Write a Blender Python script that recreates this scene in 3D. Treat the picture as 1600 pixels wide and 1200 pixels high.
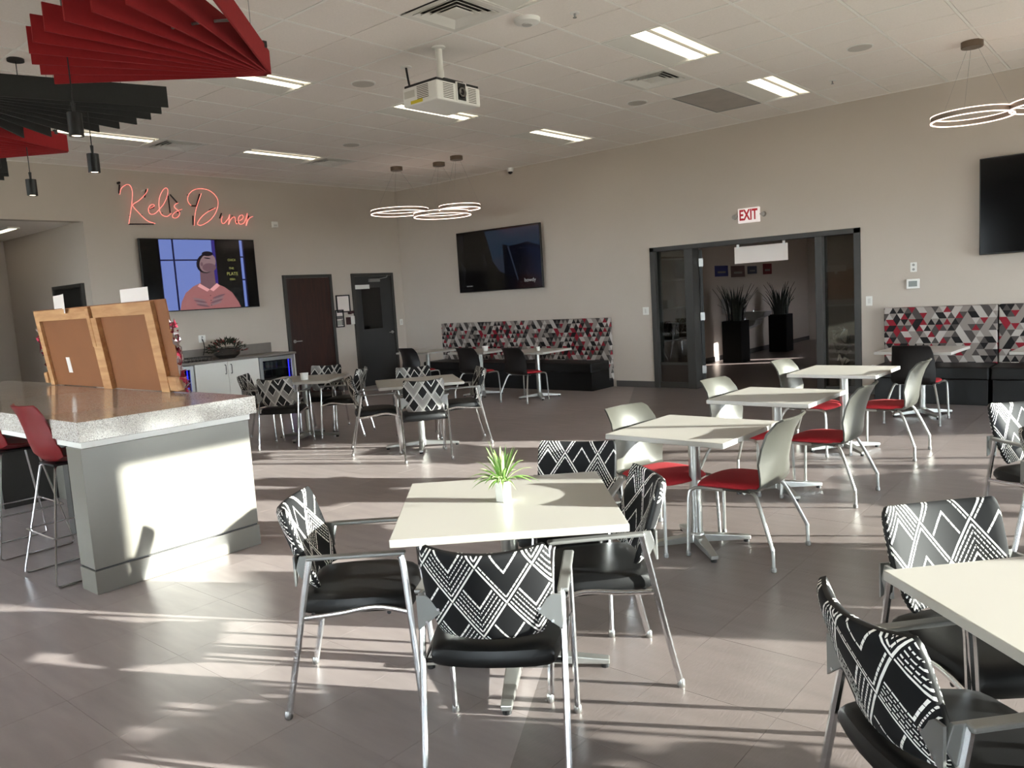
import bpy, math, random
from mathutils import Vector, Matrix
R = math.radians
random.seed(7)
for o in list(bpy.data.objects): bpy.data.objects.remove(o)
sc = bpy.context.scene
col = sc.collection

# ---------------------------------------------------------------- camera
cam_d = bpy.data.cameras.new('camera'); cam = bpy.data.objects.new('camera', cam_d); col.objects.link(cam)
def _rot(a, b, c):
    Rz = Matrix(((math.cos(a), -math.sin(a), 0), (math.sin(a), math.cos(a), 0), (0, 0, 1)))
    B = Matrix(((1, 0, 0), (0, 0, -1), (0, 1, 0)))
    Rx = Matrix(((1, 0, 0), (0, math.cos(b), -math.sin(b)), (0, math.sin(b), math.cos(b))))
    Rr = Matrix(((math.cos(c), -math.sin(c), 0), (math.sin(c), math.cos(c), 0), (0, 0, 1)))
    return Rr @ Rx @ B @ Rz
RC = _rot(-0.704041774, 0.111881462, -0.0622644763)        # world -> (right, down, forward)
CAM = Vector((0, 0, 1.6))
r_, d_, f_ = Vector(RC[0]), Vector(RC[1]), Vector(RC[2])
m = Matrix((r_, -d_, -f_)).transposed().to_4x4(); m.translation = CAM
cam.matrix_world = m
cam_d.sensor_width = 36; cam_d.lens = 1230.5 / 1600 * 36; cam_d.clip_start = 0.05; cam_d.clip_end = 300
sc.camera = cam

# ---------------------------------------------------------------- world, sun, exposure
w = bpy.data.worlds.new('world'); sc.world = w; w.use_nodes = True
nt = w.node_tree; bg = nt.nodes['Background']
bg.inputs[0].default_value = (0.87, 0.90, 1.0, 1); bg.inputs[1].default_value = 13.0
AZ, EL = R(26), R(11)
to_sun = Vector((math.cos(EL) * math.cos(AZ), math.cos(EL) * math.sin(AZ), math.sin(EL)))
sd = bpy.data.lights.new('sun', 'SUN'); sd.energy = 17.0; sd.angle = R(0.55); sd.color = (1.0, 0.94, 0.885)
so = bpy.data.objects.new('sun', sd); col.objects.link(so)
so.rotation_euler = to_sun.to_track_quat('Z', 'Y').to_euler(); so.location = to_sun * 30
sc.view_settings.view_transform = 'Standard'; sc.view_settings.look = 'None'
sc.view_settings.gamma = 1; sc.view_settings.use_curve_mapping = False
sc.view_settings.exposure = 1.5

XL, YE, ZC = -12.09, 10.98, 3.8206       # left wall, exit wall, ceiling
XR, YF = 3.0, -4.0                       # window wall, wall behind the camera

# ---------------------------------------------------------------- materials
def lin(c):
    return tuple(((v / 255) / 12.92 if v / 255 <= .04045 else ((v / 255 + .055) / 1.055) ** 2.4) for v in c) + (1,)
MATS = {}
def mat(name, c, rough=.5, metal=0, noise=None, bump=None, emit=None, spec=.5, var=0):
    """plain procedural material: optional colour noise (scale, amount), bump (scale, strength)"""
    if name in MATS: return MATS[name]
    mt = bpy.data.materials.new(name); mt.use_nodes = True; MATS[name] = mt
    n, l = mt.node_tree.nodes, mt.node_tree.links
    b = n['Principled BSDF']; b.inputs['Base Color'].default_value = lin(c)
    b.inputs['Roughness'].default_value = rough; b.inputs['Metallic'].default_value = metal
    b.inputs['Specular IOR Level'].default_value = spec
    if noise or bump:
        tc = n.new('ShaderNodeTexCoord')
    if noise:
        tx = n.new('ShaderNodeTexNoise'); tx.inputs['Scale'].default_value = noise[0]; tx.inputs['Detail'].default_value = 4
        l.new(tc.outputs['Object'], tx.inputs['Vector'])
        mx = n.new('ShaderNodeMix'); mx.data_type = 'RGBA'
        a = lin(tuple(max(0, v * (1 - noise[1])) for v in c)); bb = lin(tuple(min(255, v * (1 + noise[1])) for v in c))
        mx.inputs['A'].default_value = a; mx.inputs['B'].default_value = bb
        l.new(tx.outputs['Fac'], mx.inputs['Factor']); out = mx.outputs['Result']
        if var:
            oi = n.new('ShaderNodeObjectInfo'); hs = n.new('ShaderNodeHueSaturation')
            mr = n.new('ShaderNodeMapRange'); mr.inputs['To Min'].default_value = 1 - var; mr.inputs['To Max'].default_value = 1 + var
            l.new(oi.outputs['Random'], mr.inputs['Value']); l.new(mr.outputs[0], hs.inputs['Value']); l.new(out, hs.inputs['Color']); out = hs.outputs[0]
        l.new(out, b.inputs['Base Color'])
    if bump:
        tb = n.new('ShaderNodeTexNoise'); tb.inputs['Scale'].default_value = bump[0]
        l.new(tc.outputs['Object'], tb.inputs['Vector'])
        bp = n.new('ShaderNodeBump'); bp.inputs['Strength'].default_value = bump[1]; bp.inputs['Distance'].default_value = .002
        l.new(tb.outputs['Fac'], bp.inputs['Height']); l.new(bp.outputs[0], b.inputs['Normal'])
    if emit:
        b.inputs['Emission Color'].default_value = lin(emit[0]); b.inputs['Emission Strength'].default_value = emit[1]
    return mt
def glass(name, refl=.10, tint=(235, 240, 238), rough=.0):
    mt = bpy.data.materials.new(name); mt.use_nodes = True; MATS[name] = mt
    n, l = mt.node_tree.nodes, mt.node_tree.links; n.remove(n['Principled BSDF'])
    t = n.new('ShaderNodeBsdfTransparent'); t.inputs[0].default_value = lin(tint)
    g = n.new('ShaderNodeBsdfGlossy'); g.inputs['Roughness'].default_value = rough
    fr = n.new('ShaderNodeFresnel'); fr.inputs[0].default_value = 1.5
    ad = n.new('ShaderNodeMath'); ad.operation = 'ADD'; ad.inputs[1].default_value = refl; ad.use_clamp = True
    mx = n.new('ShaderNodeMixShader'); l.new(fr.outputs[0], ad.inputs[0]); l.new(ad.outputs[0], mx.inputs[0])
    l.new(t.outputs[0], mx.inputs[1]); l.new(g.outputs[0], mx.inputs[2]); l.new(mx.outputs[0], n['Material Output'].inputs[0])
    return mt
class NG:
    """tiny node-graph helper for maths"""
    def __init__(s, mt): s.n, s.l = mt.node_tree.nodes, mt.node_tree.links
    def m(s, op, a, b=None, c=None):
        k = s.n.new('ShaderNodeMath'); k.operation = op
        for i, v in enumerate((a, b, c)):
            if v is None: continue
            if isinstance(v, (int, float)): k.inputs[i].default_value = v
            else: s.l.new(v, k.inputs[i])
        return k.outputs[0]
    def band(s, x, lo, hi): return s.m('MULTIPLY', s.m('GREATER_THAN', x, lo), s.m('LESS_THAN', x, hi))

def chevron_mat():
    mt = bpy.data.materials.new('chevron_fabric'); mt.use_nodes = True; g = NG(mt)
    b = g.n['Principled BSDF']; b.inputs['Roughness'].default_value = .75; b.inputs['Specular IOR Level'].default_value = .3
    uv = g.n.new('ShaderNodeUVMap'); sp = g.n.new('ShaderNodeSeparateXYZ'); g.l.new(uv.outputs[0], sp.inputs[0])
    p, q = .176, .262
    X = g.m('DIVIDE', sp.outputs[0], p); Y = g.m('DIVIDE', sp.outputs[1], q)
    fa = g.m('FRACT', g.m('SUBTRACT', Y, X)); fb = g.m('FRACT', g.m('ADD', Y, X))
    mn = g.m('MINIMUM', fa, fb); Mx = g.m('MAXIMUM', fa, fb)
    tot = g.band(mn, .02, .06)
    for lo, hi, fr, du in ((.10, .132, 8, .85), (.185, .215, 13, .72), (.275, .30, 9, .8), (.36, .385, 15, .66), (.44, .48, 7, .9)):
        dash = g.m('LESS_THAN', g.m('FRACT', g.m('MULTIPLY', Mx, fr)), du)
        tot = g.m('ADD', tot, g.m('MULTIPLY', g.band(mn, lo, hi), dash))
    # every other diamond keeps only its outer lines
    par = g.m('FRACT', g.m('MULTIPLY', g.m('ADD', g.m('FLOOR', g.m('SUBTRACT', Y, X)), g.m('MULTIPLY', g.m('FLOOR', g.m('ADD', Y, X)), 2)), .3334))
    tot = g.m('MINIMUM', tot, 1)
    few = g.m('MULTIPLY', g.m('GREATER_THAN', par, .5), g.band(mn, .16, .42))
    tot = g.m('MULTIPLY', tot, g.m('SUBTRACT', 1, few))
    mx = g.n.new('ShaderNodeMix'); mx.data_type = 'RGBA'
    mx.inputs['A'].default_value = lin((17, 17, 19)); mx.inputs['B'].default_value = lin((240, 237, 230))
    g.l.new(tot, mx.inputs['Factor']); g.l.new(mx.outputs['Result'], b.inputs['Base Color'])
    return mt
def bench_mat():
    mt = bpy.data.materials.new('bench_fabric'); mt.use_nodes = True; g = NG(mt)
    b = g.n['Principled BSDF']; b.inputs['Roughness'].default_value = .8; b.inputs['Specular IOR Level'].default_value = .25
    tc = g.n.new('ShaderNodeTexCoord'); sp = g.n.new('ShaderNodeSeparateXYZ'); g.l.new(tc.outputs['Object'], sp.inputs[0])
    s = .088
    x = g.m('DIVIDE', g.m('ADD', sp.outputs[0], sp.outputs[1]), s); y = g.m('DIVIDE', sp.outputs[2], s * .866)
    A = g.m('FLOOR', g.m('SUBTRACT', x, g.m('MULTIPLY', y, .5))); Bc = g.m('FLOOR', y)
    Cc = g.m('FLOOR', g.m('ADD', x, g.m('MULTIPLY', y, .5)))
    A3 = g.m('FLOORED_MODULO', A, 5); B4 = g.m('FLOORED_MODULO', Bc, 4); C3 = g.m('FLOORED_MODULO', Cc, 4)
    cx = g.n.new('ShaderNodeCombineXYZ'); g.l.new(A3, cx.inputs[0]); g.l.new(B4, cx.inputs[1]); g.l.new(C3, cx.inputs[2])
    wn = g.n.new('ShaderNodeTexWhiteNoise'); wn.noise_dimensions = '3D'; g.l.new(cx.outputs[0], wn.inputs['Vector'])
    cr = g.n.new('ShaderNodeValToRGB'); cr.color_ramp.interpolation = 'CONSTANT'; e = cr.color_ramp.elements
    e[0].position = 0; e[0].color = lin((24, 22, 23)); e[1].position = .2; e[1].color = lin((72, 66, 64))
    for pos, c in ((.36, (132, 124, 118)), (.66, (168, 160, 154)), (.82, (126, 26, 38))):
        k = e.new(pos); k.color = lin(c)
    g.l.new(wn.outputs['Value'], cr.inputs[0]); g.l.new(cr.outputs[0], b.inputs['Base Color'])
    return mt
def floor_mat(name, c, rib):
    mt = bpy.data.materials.new(name); mt.use_nodes = True; g = NG(mt); n, l = g.n, g.l
    b = n['Principled BSDF']; b.inputs['Roughness'].default_value = .36; b.inputs['Specular IOR Level'].default_value = .45
    ge = n.new('ShaderNodeNewGeometry'); oi = n.new('ShaderNodeObjectInfo')
    mp = n.new('ShaderNodeMapping'); mp.inputs['Scale'].default_value = (1.2, 6, 1); l.new(ge.outputs['Position'], mp.inputs[0])
    tx = n.new('ShaderNodeTexNoise'); tx.inputs['Scale'].default_value = 2.2; tx.inputs['Detail'].default_value = 6; l.new(mp.outputs[0], tx.inputs['Vector'])
    mx = n.new('ShaderNodeMix'); mx.data_type = 'RGBA'
    mx.inputs['A'].default_value = lin(tuple(v * .88 for v in c)); mx.inputs['B'].default_value = lin(tuple(min(255, v * 1.1) for v in c)); l.new(tx.outputs['Fac'], mx.inputs['Factor'])
    hs = n.new('ShaderNodeHueSaturation'); mr = n.new('ShaderNodeMapRange'); mr.inputs['To Min'].default_value = .95; mr.inputs['To Max'].default_value = 1.05
    l.new(oi.outputs['Random'], mr.inputs['Value']); l.new(mr.outputs[0], hs.inputs['Value']); l.new(mx.outputs['Result'], hs.inputs['Color']); l.new(hs.outputs[0], b.inputs['Base Color'])
    m2 = n.new('ShaderNodeMapping'); m2.inputs['Scale'].default_value = (1, .12, 1); m2.inputs['Rotation'].default_value = (0, 0, R(-32)); l.new(ge.outputs['Position'], m2.inputs[0])
    t2 = n.new('ShaderNodeTexNoise'); t2.inputs['Scale'].default_value = 130; t2.inputs['Detail'].default_value = 1; l.new(m2.outputs[0], t2.inputs['Vector'])
    bp = n.new('ShaderNodeBump'); bp.inputs['Strength'].default_value = rib; bp.inputs['Distance'].default_value = .0012
    l.new(t2.outputs['Fac'], bp.inputs['Height']); l.new(bp.outputs[0], b.inputs['Normal'])
    return mt
def quartz_mat():
    mt = bpy.data.materials.new('quartz'); mt.use_nodes = True; g = NG(mt); n, l = g.n, g.l
    b = n['Principled BSDF']; b.inputs['Roughness'].default_value = .12
    tc = n.new('ShaderNodeTexCoord'); v = n.new('ShaderNodeTexVoronoi'); v.inputs['Scale'].default_value = 250; l.new(tc.outputs['Object'], v.inputs['Vector'])
    sp = n.new('ShaderNodeSeparateColor'); l.new(v.outputs['Color'], sp.inputs[0])
    cr = n.new('ShaderNodeValToRGB'); e = cr.color_ramp.elements; cr.color_ramp.interpolation = 'CONSTANT'
    e[0].color = lin((118, 110, 104)); e[1].position = .14; e[1].color = lin((180, 172, 164))
    k = e.new(.55); k.color = lin((196, 190, 182)); k = e.new(.82); k.color = lin((220, 216, 208))
    l.new(sp.outputs[0], cr.inputs[0]); l.new(cr.outputs[0], b.inputs['Base Color'])
    return mt
def wood_mat(name, c1, c2, scale=3.0, axis=(1, 8, 8), rough=.5):
    mt = bpy.data.materials.new(name); mt.use_nodes = True; n, l = mt.node_tree.nodes, mt.node_tree.links
    b = n['Principled BSDF']; b.inputs['Roughness'].default_value = rough
    tc = n.new('ShaderNodeTexCoord'); mp = n.new('ShaderNodeMapping'); mp.inputs['Scale'].default_value = axis; l.new(tc.outputs['Object'], mp.inputs[0])
    tx = n.new('ShaderNodeTexNoise'); tx.inputs['Scale'].default_value = scale; tx.inputs['Detail'].default_value = 5; tx.inputs['Distortion'].default_value = .6; l.new(mp.outputs[0], tx.inputs['Vector'])
    cr = n.new('ShaderNodeValToRGB'); cr.color_ramp.elements[0].position = .3; cr.color_ramp.elements[1].position = .7
    cr.color_ramp.elements[0].color = lin(c1); cr.color_ramp.elements[1].color = lin(c2)
    l.new(tx.outputs['Fac'], cr.inputs[0]); l.new(cr.outputs[0], b.inputs['Base Color'])
    return mt
M_WALL = mat('wall_paint', (190, 179, 168), .85, noise=(1.2, .02), bump=(180, .05))
M_CEIL = mat('ceiling_panel', (236, 228, 221), .95, noise=(60, .03), bump=(220, .15))
M_GRID = mat('ceiling_grid', (240, 236, 230), .5)
M_BASE = mat('baseboard_vinyl', (78, 74, 72), .55)
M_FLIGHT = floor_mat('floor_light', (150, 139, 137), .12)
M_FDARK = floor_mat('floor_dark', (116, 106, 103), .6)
M_GROUT = mat('floor_joint', (104, 97, 93), .8)
M_CHEV = chevron_mat(); M_BENCH = bench_mat(); M_QUARTZ = quartz_mat()
M_CHROME = mat('chrome', (228, 229, 231), .16, 1)
M_SILVER = mat('silver_paint', (176, 176, 172), .32, .85)
M_GREYMET = mat('grey_metal', (140, 140, 138), .4, .6)
M_VINYL = mat('black_vinyl', (11, 11, 12), .45, bump=(300, .08), spec=.35)
M_BLACK = mat('black_plastic', (12, 12, 13), .45)
M_SHELL = mat('grey_shell', (70, 69, 63), .36, .3)
M_BSHELL = mat('black_shell', (14, 13, 14), .4)
M_REDFAB = mat('red_fabric', (158, 20, 30), .85, noise=(90, .1), bump=(400, .15))
M_REDPL = mat('red_plastic', (112, 9, 17), .42)
M_TABLE = mat('white_laminate', (176, 172, 165), .28, noise=(5, .01))
M_WHITE = mat('white_paint', (222, 219, 212), .45)
M_WPLAST = mat('white_plastic', (225, 223, 218), .35)
M_PANEL = mat('island_panel', (114, 110, 102), .33)
M_GFRAME = mat('grey_frame', (52, 50, 47), .5)
M_GDOOR = mat('grey_door', (44, 44, 44), .5, noise=(6, .04))
M_WOODD = wood_mat('dark_wood_door', (34, 13, 7), (54, 23, 13), 2.2, (9, 9, 1), .45)
M_PINE = wood_mat('pine', (170, 118, 74), (204, 158, 110), 2.5, (1, 7, 7), .6)
M_BOARD = mat('brown_hardboard', (134, 82, 44), .65, noise=(2.5, .07))
M_FELTR = mat('red_felt', (140, 20, 24), .95, noise=(30, .05), bump=(300, .2))
M_FELTB = mat('charcoal_felt', (38, 38, 37), .95, noise=(30, .08), bump=(300, .2))
M_SCREEN = mat('screen_glass', (4, 4, 5), .12, spec=.25)
M_PAPER = mat('paper', (232, 222, 216), .8)
M_STONE = mat('grey_worktop', (118, 111, 104), .35, noise=(14, .06))
M_STEEL = mat('brushed_steel', (168, 168, 166), .35, .9)
M_LENS = mat('lit_lens', (255, 250, 235), .5, emit=((255, 244, 218), 1.1))
M_SIDEGLOW = mat('side_panel_glow', (255, 250, 235), .5, emit=((255, 240, 208), .5))  # weak glow that imitates light on the troffer's right side
M_RING = mat('ring_glow', (255, 240, 230), .5, emit=((255, 226, 210), 1.15))
M_BULB = mat('spot_glow', (255, 240, 230), .5, emit=((255, 232, 205), 3.0))
M_NEON = mat('neon_red', (255, 120, 110), .4, emit=((255, 132, 120), .62))
M_GLASS = glass('clear_glass', .04); M_GLASSD = glass('door_glass', .03, (205, 208, 205))

# ---------------------------------------------------------------- mesh helpers
class MB:
    def __init__(s): s.v = []; s.f = []; s.uv = {}; s.mi = []
    def _mi(s, k, n): s.mi += [k] * n
    def box(s, x0, x1, y0, y1, z0, z1, k=0, M=None):
        b = len(s.v); P = [(x, y, z) for z in (z0, z1) for (x, y) in ((x0, y0), (x1, y0), (x1, y1), (x0, y1))]
        if M is not None: P = [tuple(M @ Vector(p)) for p in P]
        s.v += P; s.f += [tuple(b + i for i in q) for q in ((3, 2, 1, 0), (4, 5, 6, 7), (0, 1, 5, 4), (1, 2, 6, 5), (2, 3, 7, 6), (3, 0, 4, 7))]; s._mi(k, 6); return s
    def prism(s, poly, z0, z1, k=0, M=None, axis='z'):
        """poly: 2-D outline (counter-clockwise), extruded along an axis"""
        b = len(s.v); n = len(poly)
        mk = {'z': lambda p, h: (p[0], p[1], h), 'y': lambda p, h: (p[0], h, p[1]), 'x': lambda p, h: (h, p[0], p[1])}[axis]
        P = [mk(p, z0) for p in poly] + [mk(p, z1) for p in poly]
        if M is not None: P = [tuple(M @ Vector(p)) for p in P]
        s.v += P; s.f.append(tuple(b + i for i in range(n - 1, -1, -1))); s.f.append(tuple(b + n + i for i in range(n)))
        for i in range(n): j = (i + 1) % n; s.f.append((b + i, b + j, b + n + j, b + n + i))
        s._mi(k, n + 2); return s
    def tube(s, pts, r, seg=8, closed=False, ry=None, up=(0, 0, 1), k=0, cap=True):
        """r: radius or list of radii; ry: second half-width for flat bars"""
        pts = [Vector(p) for p in pts]; n = len(pts); b = len(s.v)
        rs = r if isinstance(r, (list, tuple)) else [r] * n
        prevN = None
        for i, p in enumerate(pts):
            if closed: t = pts[(i + 1) % n] - pts[i - 1]
            else: t = pts[min(i + 1, n - 1)] - pts[max(i - 1, 0)]
            if t.length < 1e-9: t = Vector((0, 0, 1))
            t.normalize()
            if prevN is None:
                u = Vector(up); N = u - t * u.dot(t)
                if N.length < .05: u = Vector((1, 0, 0)); N = u - t * u.dot(t)
            else: N = prevN - t * prevN.dot(t)
            if N.length < 1e-6: N = t.orthogonal()
            N.normalize(); prevN = N; Bn = t.cross(N)
            for j in range(seg):
                a = 2 * math.pi * (j + .5) / seg; ca, sa = math.cos(a), math.sin(a)
                if seg == 4: ca, sa = math.copysign(1, ca), math.copysign(1, sa)
                s.v.append(tuple(p + N * ca * rs[i] + Bn * sa * (rs[i] if ry is None else ry)))
        m_ = n if closed else n - 1
        for i in range(m_):
            for j in range(seg):
                a0 = b + i * seg + j; a1 = b + i * seg + (j + 1) % seg; c0 = b + ((i + 1) % n) * seg + j; c1 = b + ((i + 1) % n) * seg + (j + 1) % seg
                s.f.append((a0, c0, c1, a1)[::-1] if False else (a0, a1, c1, c0))
        s._mi(k, m_ * seg)
        if not closed and cap:
            s.f.append(tuple(b + j for j in range(seg - 1, -1, -1))); s.f.append(tuple(b + (n - 1) * seg + j for j in range(seg))); s._mi(k, 2)
        return s
    def lathe(s, prof, c=(0, 0, 0), seg=20, k=0, axis='z'):
        """prof: list of (radius, height)"""
        b = len(s.v); n = len(prof)
        for (r, h) in prof:
            for j in range(seg):
                a = 2 * math.pi * j / seg; x, y = r * math.cos(a), r * math.sin(a)
                P = {'z': (x, y, h), 'y': (x, h, y), 'x': (h, x, y)}[axis]
                s.v.append((c[0] + P[0], c[1] + P[1], c[2] + P[2]))
        for i in range(n - 1):
            for j in range(seg): s.f.append((b + i * seg + j, b + i * seg + (j + 1) % seg, b + (i + 1) * seg + (j + 1) % seg, b + (i + 1) * seg + j))
        s._mi(k, (n - 1) * seg)
        if prof[0][0] > 1e-5: s.f.append(tuple(b + j for j in range(seg - 1, -1, -1))); s._mi(k, 1)
        if prof[-1][0] > 1e-5: s.f.append(tuple(b + (n - 1) * seg + j for j in range(seg))); s._mi(k, 1)
        return s
    def slab(s, fn, us, vs, k=0, uvf=None, rim=None):
        """closed double-sided sheet: fn(u,v) -> (front point, back point)"""
        b = len(s.v); nu, nv = len(us), len(vs)
        for side in (0, 1):
            for v in vs:
                for u in us:
                    p = fn(u, v)[side]; 
                    if uvf: s.uv[len(s.v)] = uvf(p, side)
                    s.v.append(tuple(p))
        o = nu * nv
        for j in range(nv - 1):
            for i in range(nu - 1):
                a = b + j * nu + i; s.f.append((a, a + 1, a + nu + 1, a + nu)); s.f.append((a + o, a + o + nu, a + o + nu + 1, a + o + 1))
        s._mi(k, 2 * (nu - 1) * (nv - 1))
        ring = [b + i for i in range(nu)] + [b + j * nu + nu - 1 for j in range(1, nv)] + [b + (nv - 1) * nu + i for i in range(nu - 2, -1, -1)] + [b + j * nu for j in range(nv - 2, 0, -1)]
        for i in range(len(ring)):
            a, c = ring[i], ring[(i + 1) % len(ring)]; s.f.append((c, a, a + o, c + o))
        s._mi(k if rim is None else rim, len(ring)); return s
    def mesh(s, name, mats, smooth=False):
        me = bpy.data.meshes.new(name); me.from_pydata(s.v, [], s.f)
        for m_ in (mats if isinstance(mats, (list, tuple)) else [mats]): me.materials.append(m_)
        if isinstance(mats, (list, tuple)): me.polygons.foreach_set('material_index', s.mi)
        if s.uv:
            ul = me.uv_layers.new(name='UVMap')
            for lp in me.loops: ul.data[lp.index].uv = s.uv.get(lp.vertex_index, (0, 0))
        if smooth: me.polygons.foreach_set('use_smooth', [True] * len(me.polygons))
        me.update()
        import bmesh as _b
        bm = _b.new(); bm.from_mesh(me); _b.ops.recalc_face_normals(bm, faces=bm.faces); bm.to_mesh(me); bm.free()
        if smooth:
            try: me.set_sharp_from_angle(angle=R(40))
            except Exception: pass
        return me
    def build(s, name, mats, parent=None, smooth=False, loc=(0, 0, 0), rz=0, bevel=0):
        o = bpy.data.objects.new(name, s.mesh(name, mats, smooth)); col.objects.link(o)
        o.parent = parent; o.location = loc; o.rotation_euler = (0, 0, rz)
        if bevel:
            b = o.modifiers.new('bevel', 'BEVEL'); b.width = bevel; b.segments = 2; b.limit_method = 'ANGLE'; b.angle_limit = R(40)
        return o
def tag(o, label=None, cat=None, group=None, kind=None):
    if label: o['label'] = label
    if cat: o['category'] = cat
    if group: o['group'] = group
    if kind: o['kind'] = kind
    return o
def empty(name, loc=(0, 0, 0), rz=0):
    o = bpy.data.objects.new(name, None); col.objects.link(o); o.location = loc; o.rotation_euler = (0, 0, rz); o.empty_display_size = .1; return o
def copy_tree(o, parent=None):
    c = o.copy(); col.objects.link(c); c.parent = parent
    for ch in o.children: copy_tree(ch, c)
    return c
def placer(proto):
    """first call moves the prototype, later calls copy it"""
    used = []
    def put(loc, rz, label, group=None, scale=None):
        o = proto if not used else copy_tree(proto)
        used.append(1); o.location = loc; o.rotation_euler = (0, 0, rz); o['label'] = label
        if group: o['group'] = group
        elif 'group' in o: del o['group']
        if scale: o.scale = scale
        return o
    return put
def crom(pts, n=6, closed=False):
    """Catmull-Rom through the points"""
    P = [Vector(p) for p in pts]; out = []; L = len(P)
    for i in range(L if closed else L - 1):
        g = (lambda k: P[k % L]) if closed else (lambda k: P[max(0, min(L - 1, k))])
        p0, p1, p2, p3 = g(i - 1), g(i), g(i + 1), g(i + 2)
        for j in range(n):
            t = j / n
            out.append(.5 * ((2 * p1) + (p2 - p0) * t + (2 * p0 - 5 * p1 + 4 * p2 - p3) * t * t + (3 * p1 - p0 - 3 * p2 + p3) * t ** 3))
    if not closed: out.append(P[-1])
    return out
def text_mesh(body, size, name, m_, parent=None, loc=(0, 0, 0), rot=(0, 0, 0), ext=.001, bold=0):
    cu = bpy.data.curves.new(name, 'FONT'); cu.body = body; cu.size = size; cu.extrude = ext; cu.offset = bold; cu.align_x = 'CENTER'; cu.align_y = 'CENTER'
    t = bpy.data.objects.new('tmp', cu); col.objects.link(t); dg = bpy.context.evaluated_depsgraph_get(); dg.update()
    me = bpy.data.meshes.new_from_object(t.evaluated_get(dg)); bpy.data.objects.remove(t); bpy.data.curves.remove(cu)
    me.name = name; me.materials.clear(); me.materials.append(m_)
    o = bpy.data.objects.new(name, me); col.objects.link(o); o.parent = parent; o.location = loc; o.rotation_euler = rot; return o
def proj(p):
    v = RC @ (Vector(p) - CAM)
    return (800 + 1230.5 * v.x / v.z, 600 + 1230.5 * v.y / v.z, v.z) if v.z > .05 else (-9e3, -9e3, v.z)

# ================================================================ THE ROOM
def struct(o): o['kind'] = 'structure'; return o
# ---- floor slab and tiles
fl = struct(MB().box(XL, XR, YF, YE, -.15, -.004).build('floor', M_GROUT))
struct(MB().box(-60, 60, -60, 60, -.35, -.16).build('ground', mat('outdoor_ground', (120, 112, 96), .9, noise=(.4, .15))))
TS, TX0, TY0 = .5, -3.585, 1.66
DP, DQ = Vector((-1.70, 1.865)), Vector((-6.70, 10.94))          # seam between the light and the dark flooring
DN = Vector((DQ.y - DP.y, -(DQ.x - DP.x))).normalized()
def clip(poly, sgn):
    out = []
    for i in range(len(poly)):
        a, b = Vector(poly[i]), Vector(poly[(i + 1) % len(poly)])
        da, db = sgn * (a - DP).dot(DN), sgn * (b - DP).dot(DN)
        if da >= 0: out.append(tuple(a))
        if da * db < 0: t = da / (da - db); out.append(tuple(a + (b - a) * t))
    return out
tiles = []
for i in range(math.floor((XL - TX0) / TS), math.ceil((XR - TX0) / TS)):
    for j in range(math.floor((YF - TY0) / TS), math.ceil((YE - TY0) / TS)):
        x0, x1 = max(XL, TX0 + i * TS), min(XR, TX0 + (i + 1) * TS); y0, y1 = max(YF, TY0 + j * TS), min(YE, TY0 + (j + 1) * TS)
        if x1 - x0 < .02 or y1 - y0 < .02: continue
        g = .0006; P = [(x0 + g, y0 + g), (x1 - g, y0 + g), (x1 - g, y1 - g), (x0 + g, y1 - g)]
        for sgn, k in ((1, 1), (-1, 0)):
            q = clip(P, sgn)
            if len(q) < 3: continue
            cx = sum(a[0] for a in q) / len(q); cy = sum(a[1] for a in q) / len(q); u, v, dz = proj((cx, cy, 0))
            vis = -60 < u < 1660 and 0 < v < 1290 and dz > .1
            ar = abs(sum(q[a][0] * q[(a + 1) % len(q)][1] - q[(a + 1) % len(q)][0] * q[a][1] for a in range(len(q)))) / 2
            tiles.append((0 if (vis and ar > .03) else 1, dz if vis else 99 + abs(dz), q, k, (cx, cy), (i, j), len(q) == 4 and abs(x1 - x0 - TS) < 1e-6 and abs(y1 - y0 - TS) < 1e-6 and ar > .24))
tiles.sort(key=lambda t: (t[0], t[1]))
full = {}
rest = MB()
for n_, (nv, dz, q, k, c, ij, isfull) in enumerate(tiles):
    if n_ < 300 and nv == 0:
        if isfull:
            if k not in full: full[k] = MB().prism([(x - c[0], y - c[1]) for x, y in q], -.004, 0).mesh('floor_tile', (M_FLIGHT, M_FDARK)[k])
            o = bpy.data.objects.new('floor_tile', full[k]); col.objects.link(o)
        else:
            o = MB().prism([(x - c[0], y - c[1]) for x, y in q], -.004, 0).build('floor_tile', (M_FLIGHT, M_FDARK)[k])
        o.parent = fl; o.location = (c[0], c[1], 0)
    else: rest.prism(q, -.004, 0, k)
tag(rest.build('floor_tiles_beyond', [M_FLIGHT, M_FDARK], fl), kind='stuff')

# ---- walls
def wall_boxes(name, boxes, m_=None):
    b = MB()
    for q in boxes: b.box(*q)
    return struct(b.build(name, m_ or M_WALL))
DX0, DX1, DZ = -6.33, -3.19, 2.20            # doorway in the exit wall
T = .18
wall_boxes('wall_back', [(XL - T, DX0, YE, YE + T, -.1, ZC + .2), (DX1, XR + T, YE, YE + T, -.1, ZC + .2), (DX0, DX1, YE, YE + T, DZ, ZC + .2)])
OY0, OY1, OZ = .9, 4.93, 3.04                # wide opening in the left wall
wall_boxes('wall_left', [(XL - T, XL, OY1, YE, -.1, ZC + .2), (XL - T, XL, YF - T, OY0, -.1, ZC + .2), (XL - T, XL, OY0, OY1, OZ, ZC + .2)])
WIN = [(3.20, 5.49), (5.81, 8.03), (8.36, 10.80)]; WS, WH = .10, 2.48
bx = []; py = YF - T
for a, b in WIN: bx.append((XR, XR + T, py, a, -.1, ZC + .2)); py = b
bx.append((XR, XR + T, py, YE, -.1, ZC + .2))
for a, b in WIN: bx += [(XR, XR + T, a, b, -.1, WS), (XR, XR + T, a, b, WH, ZC + .2)]
wall_boxes('wall_right', bx)
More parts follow.
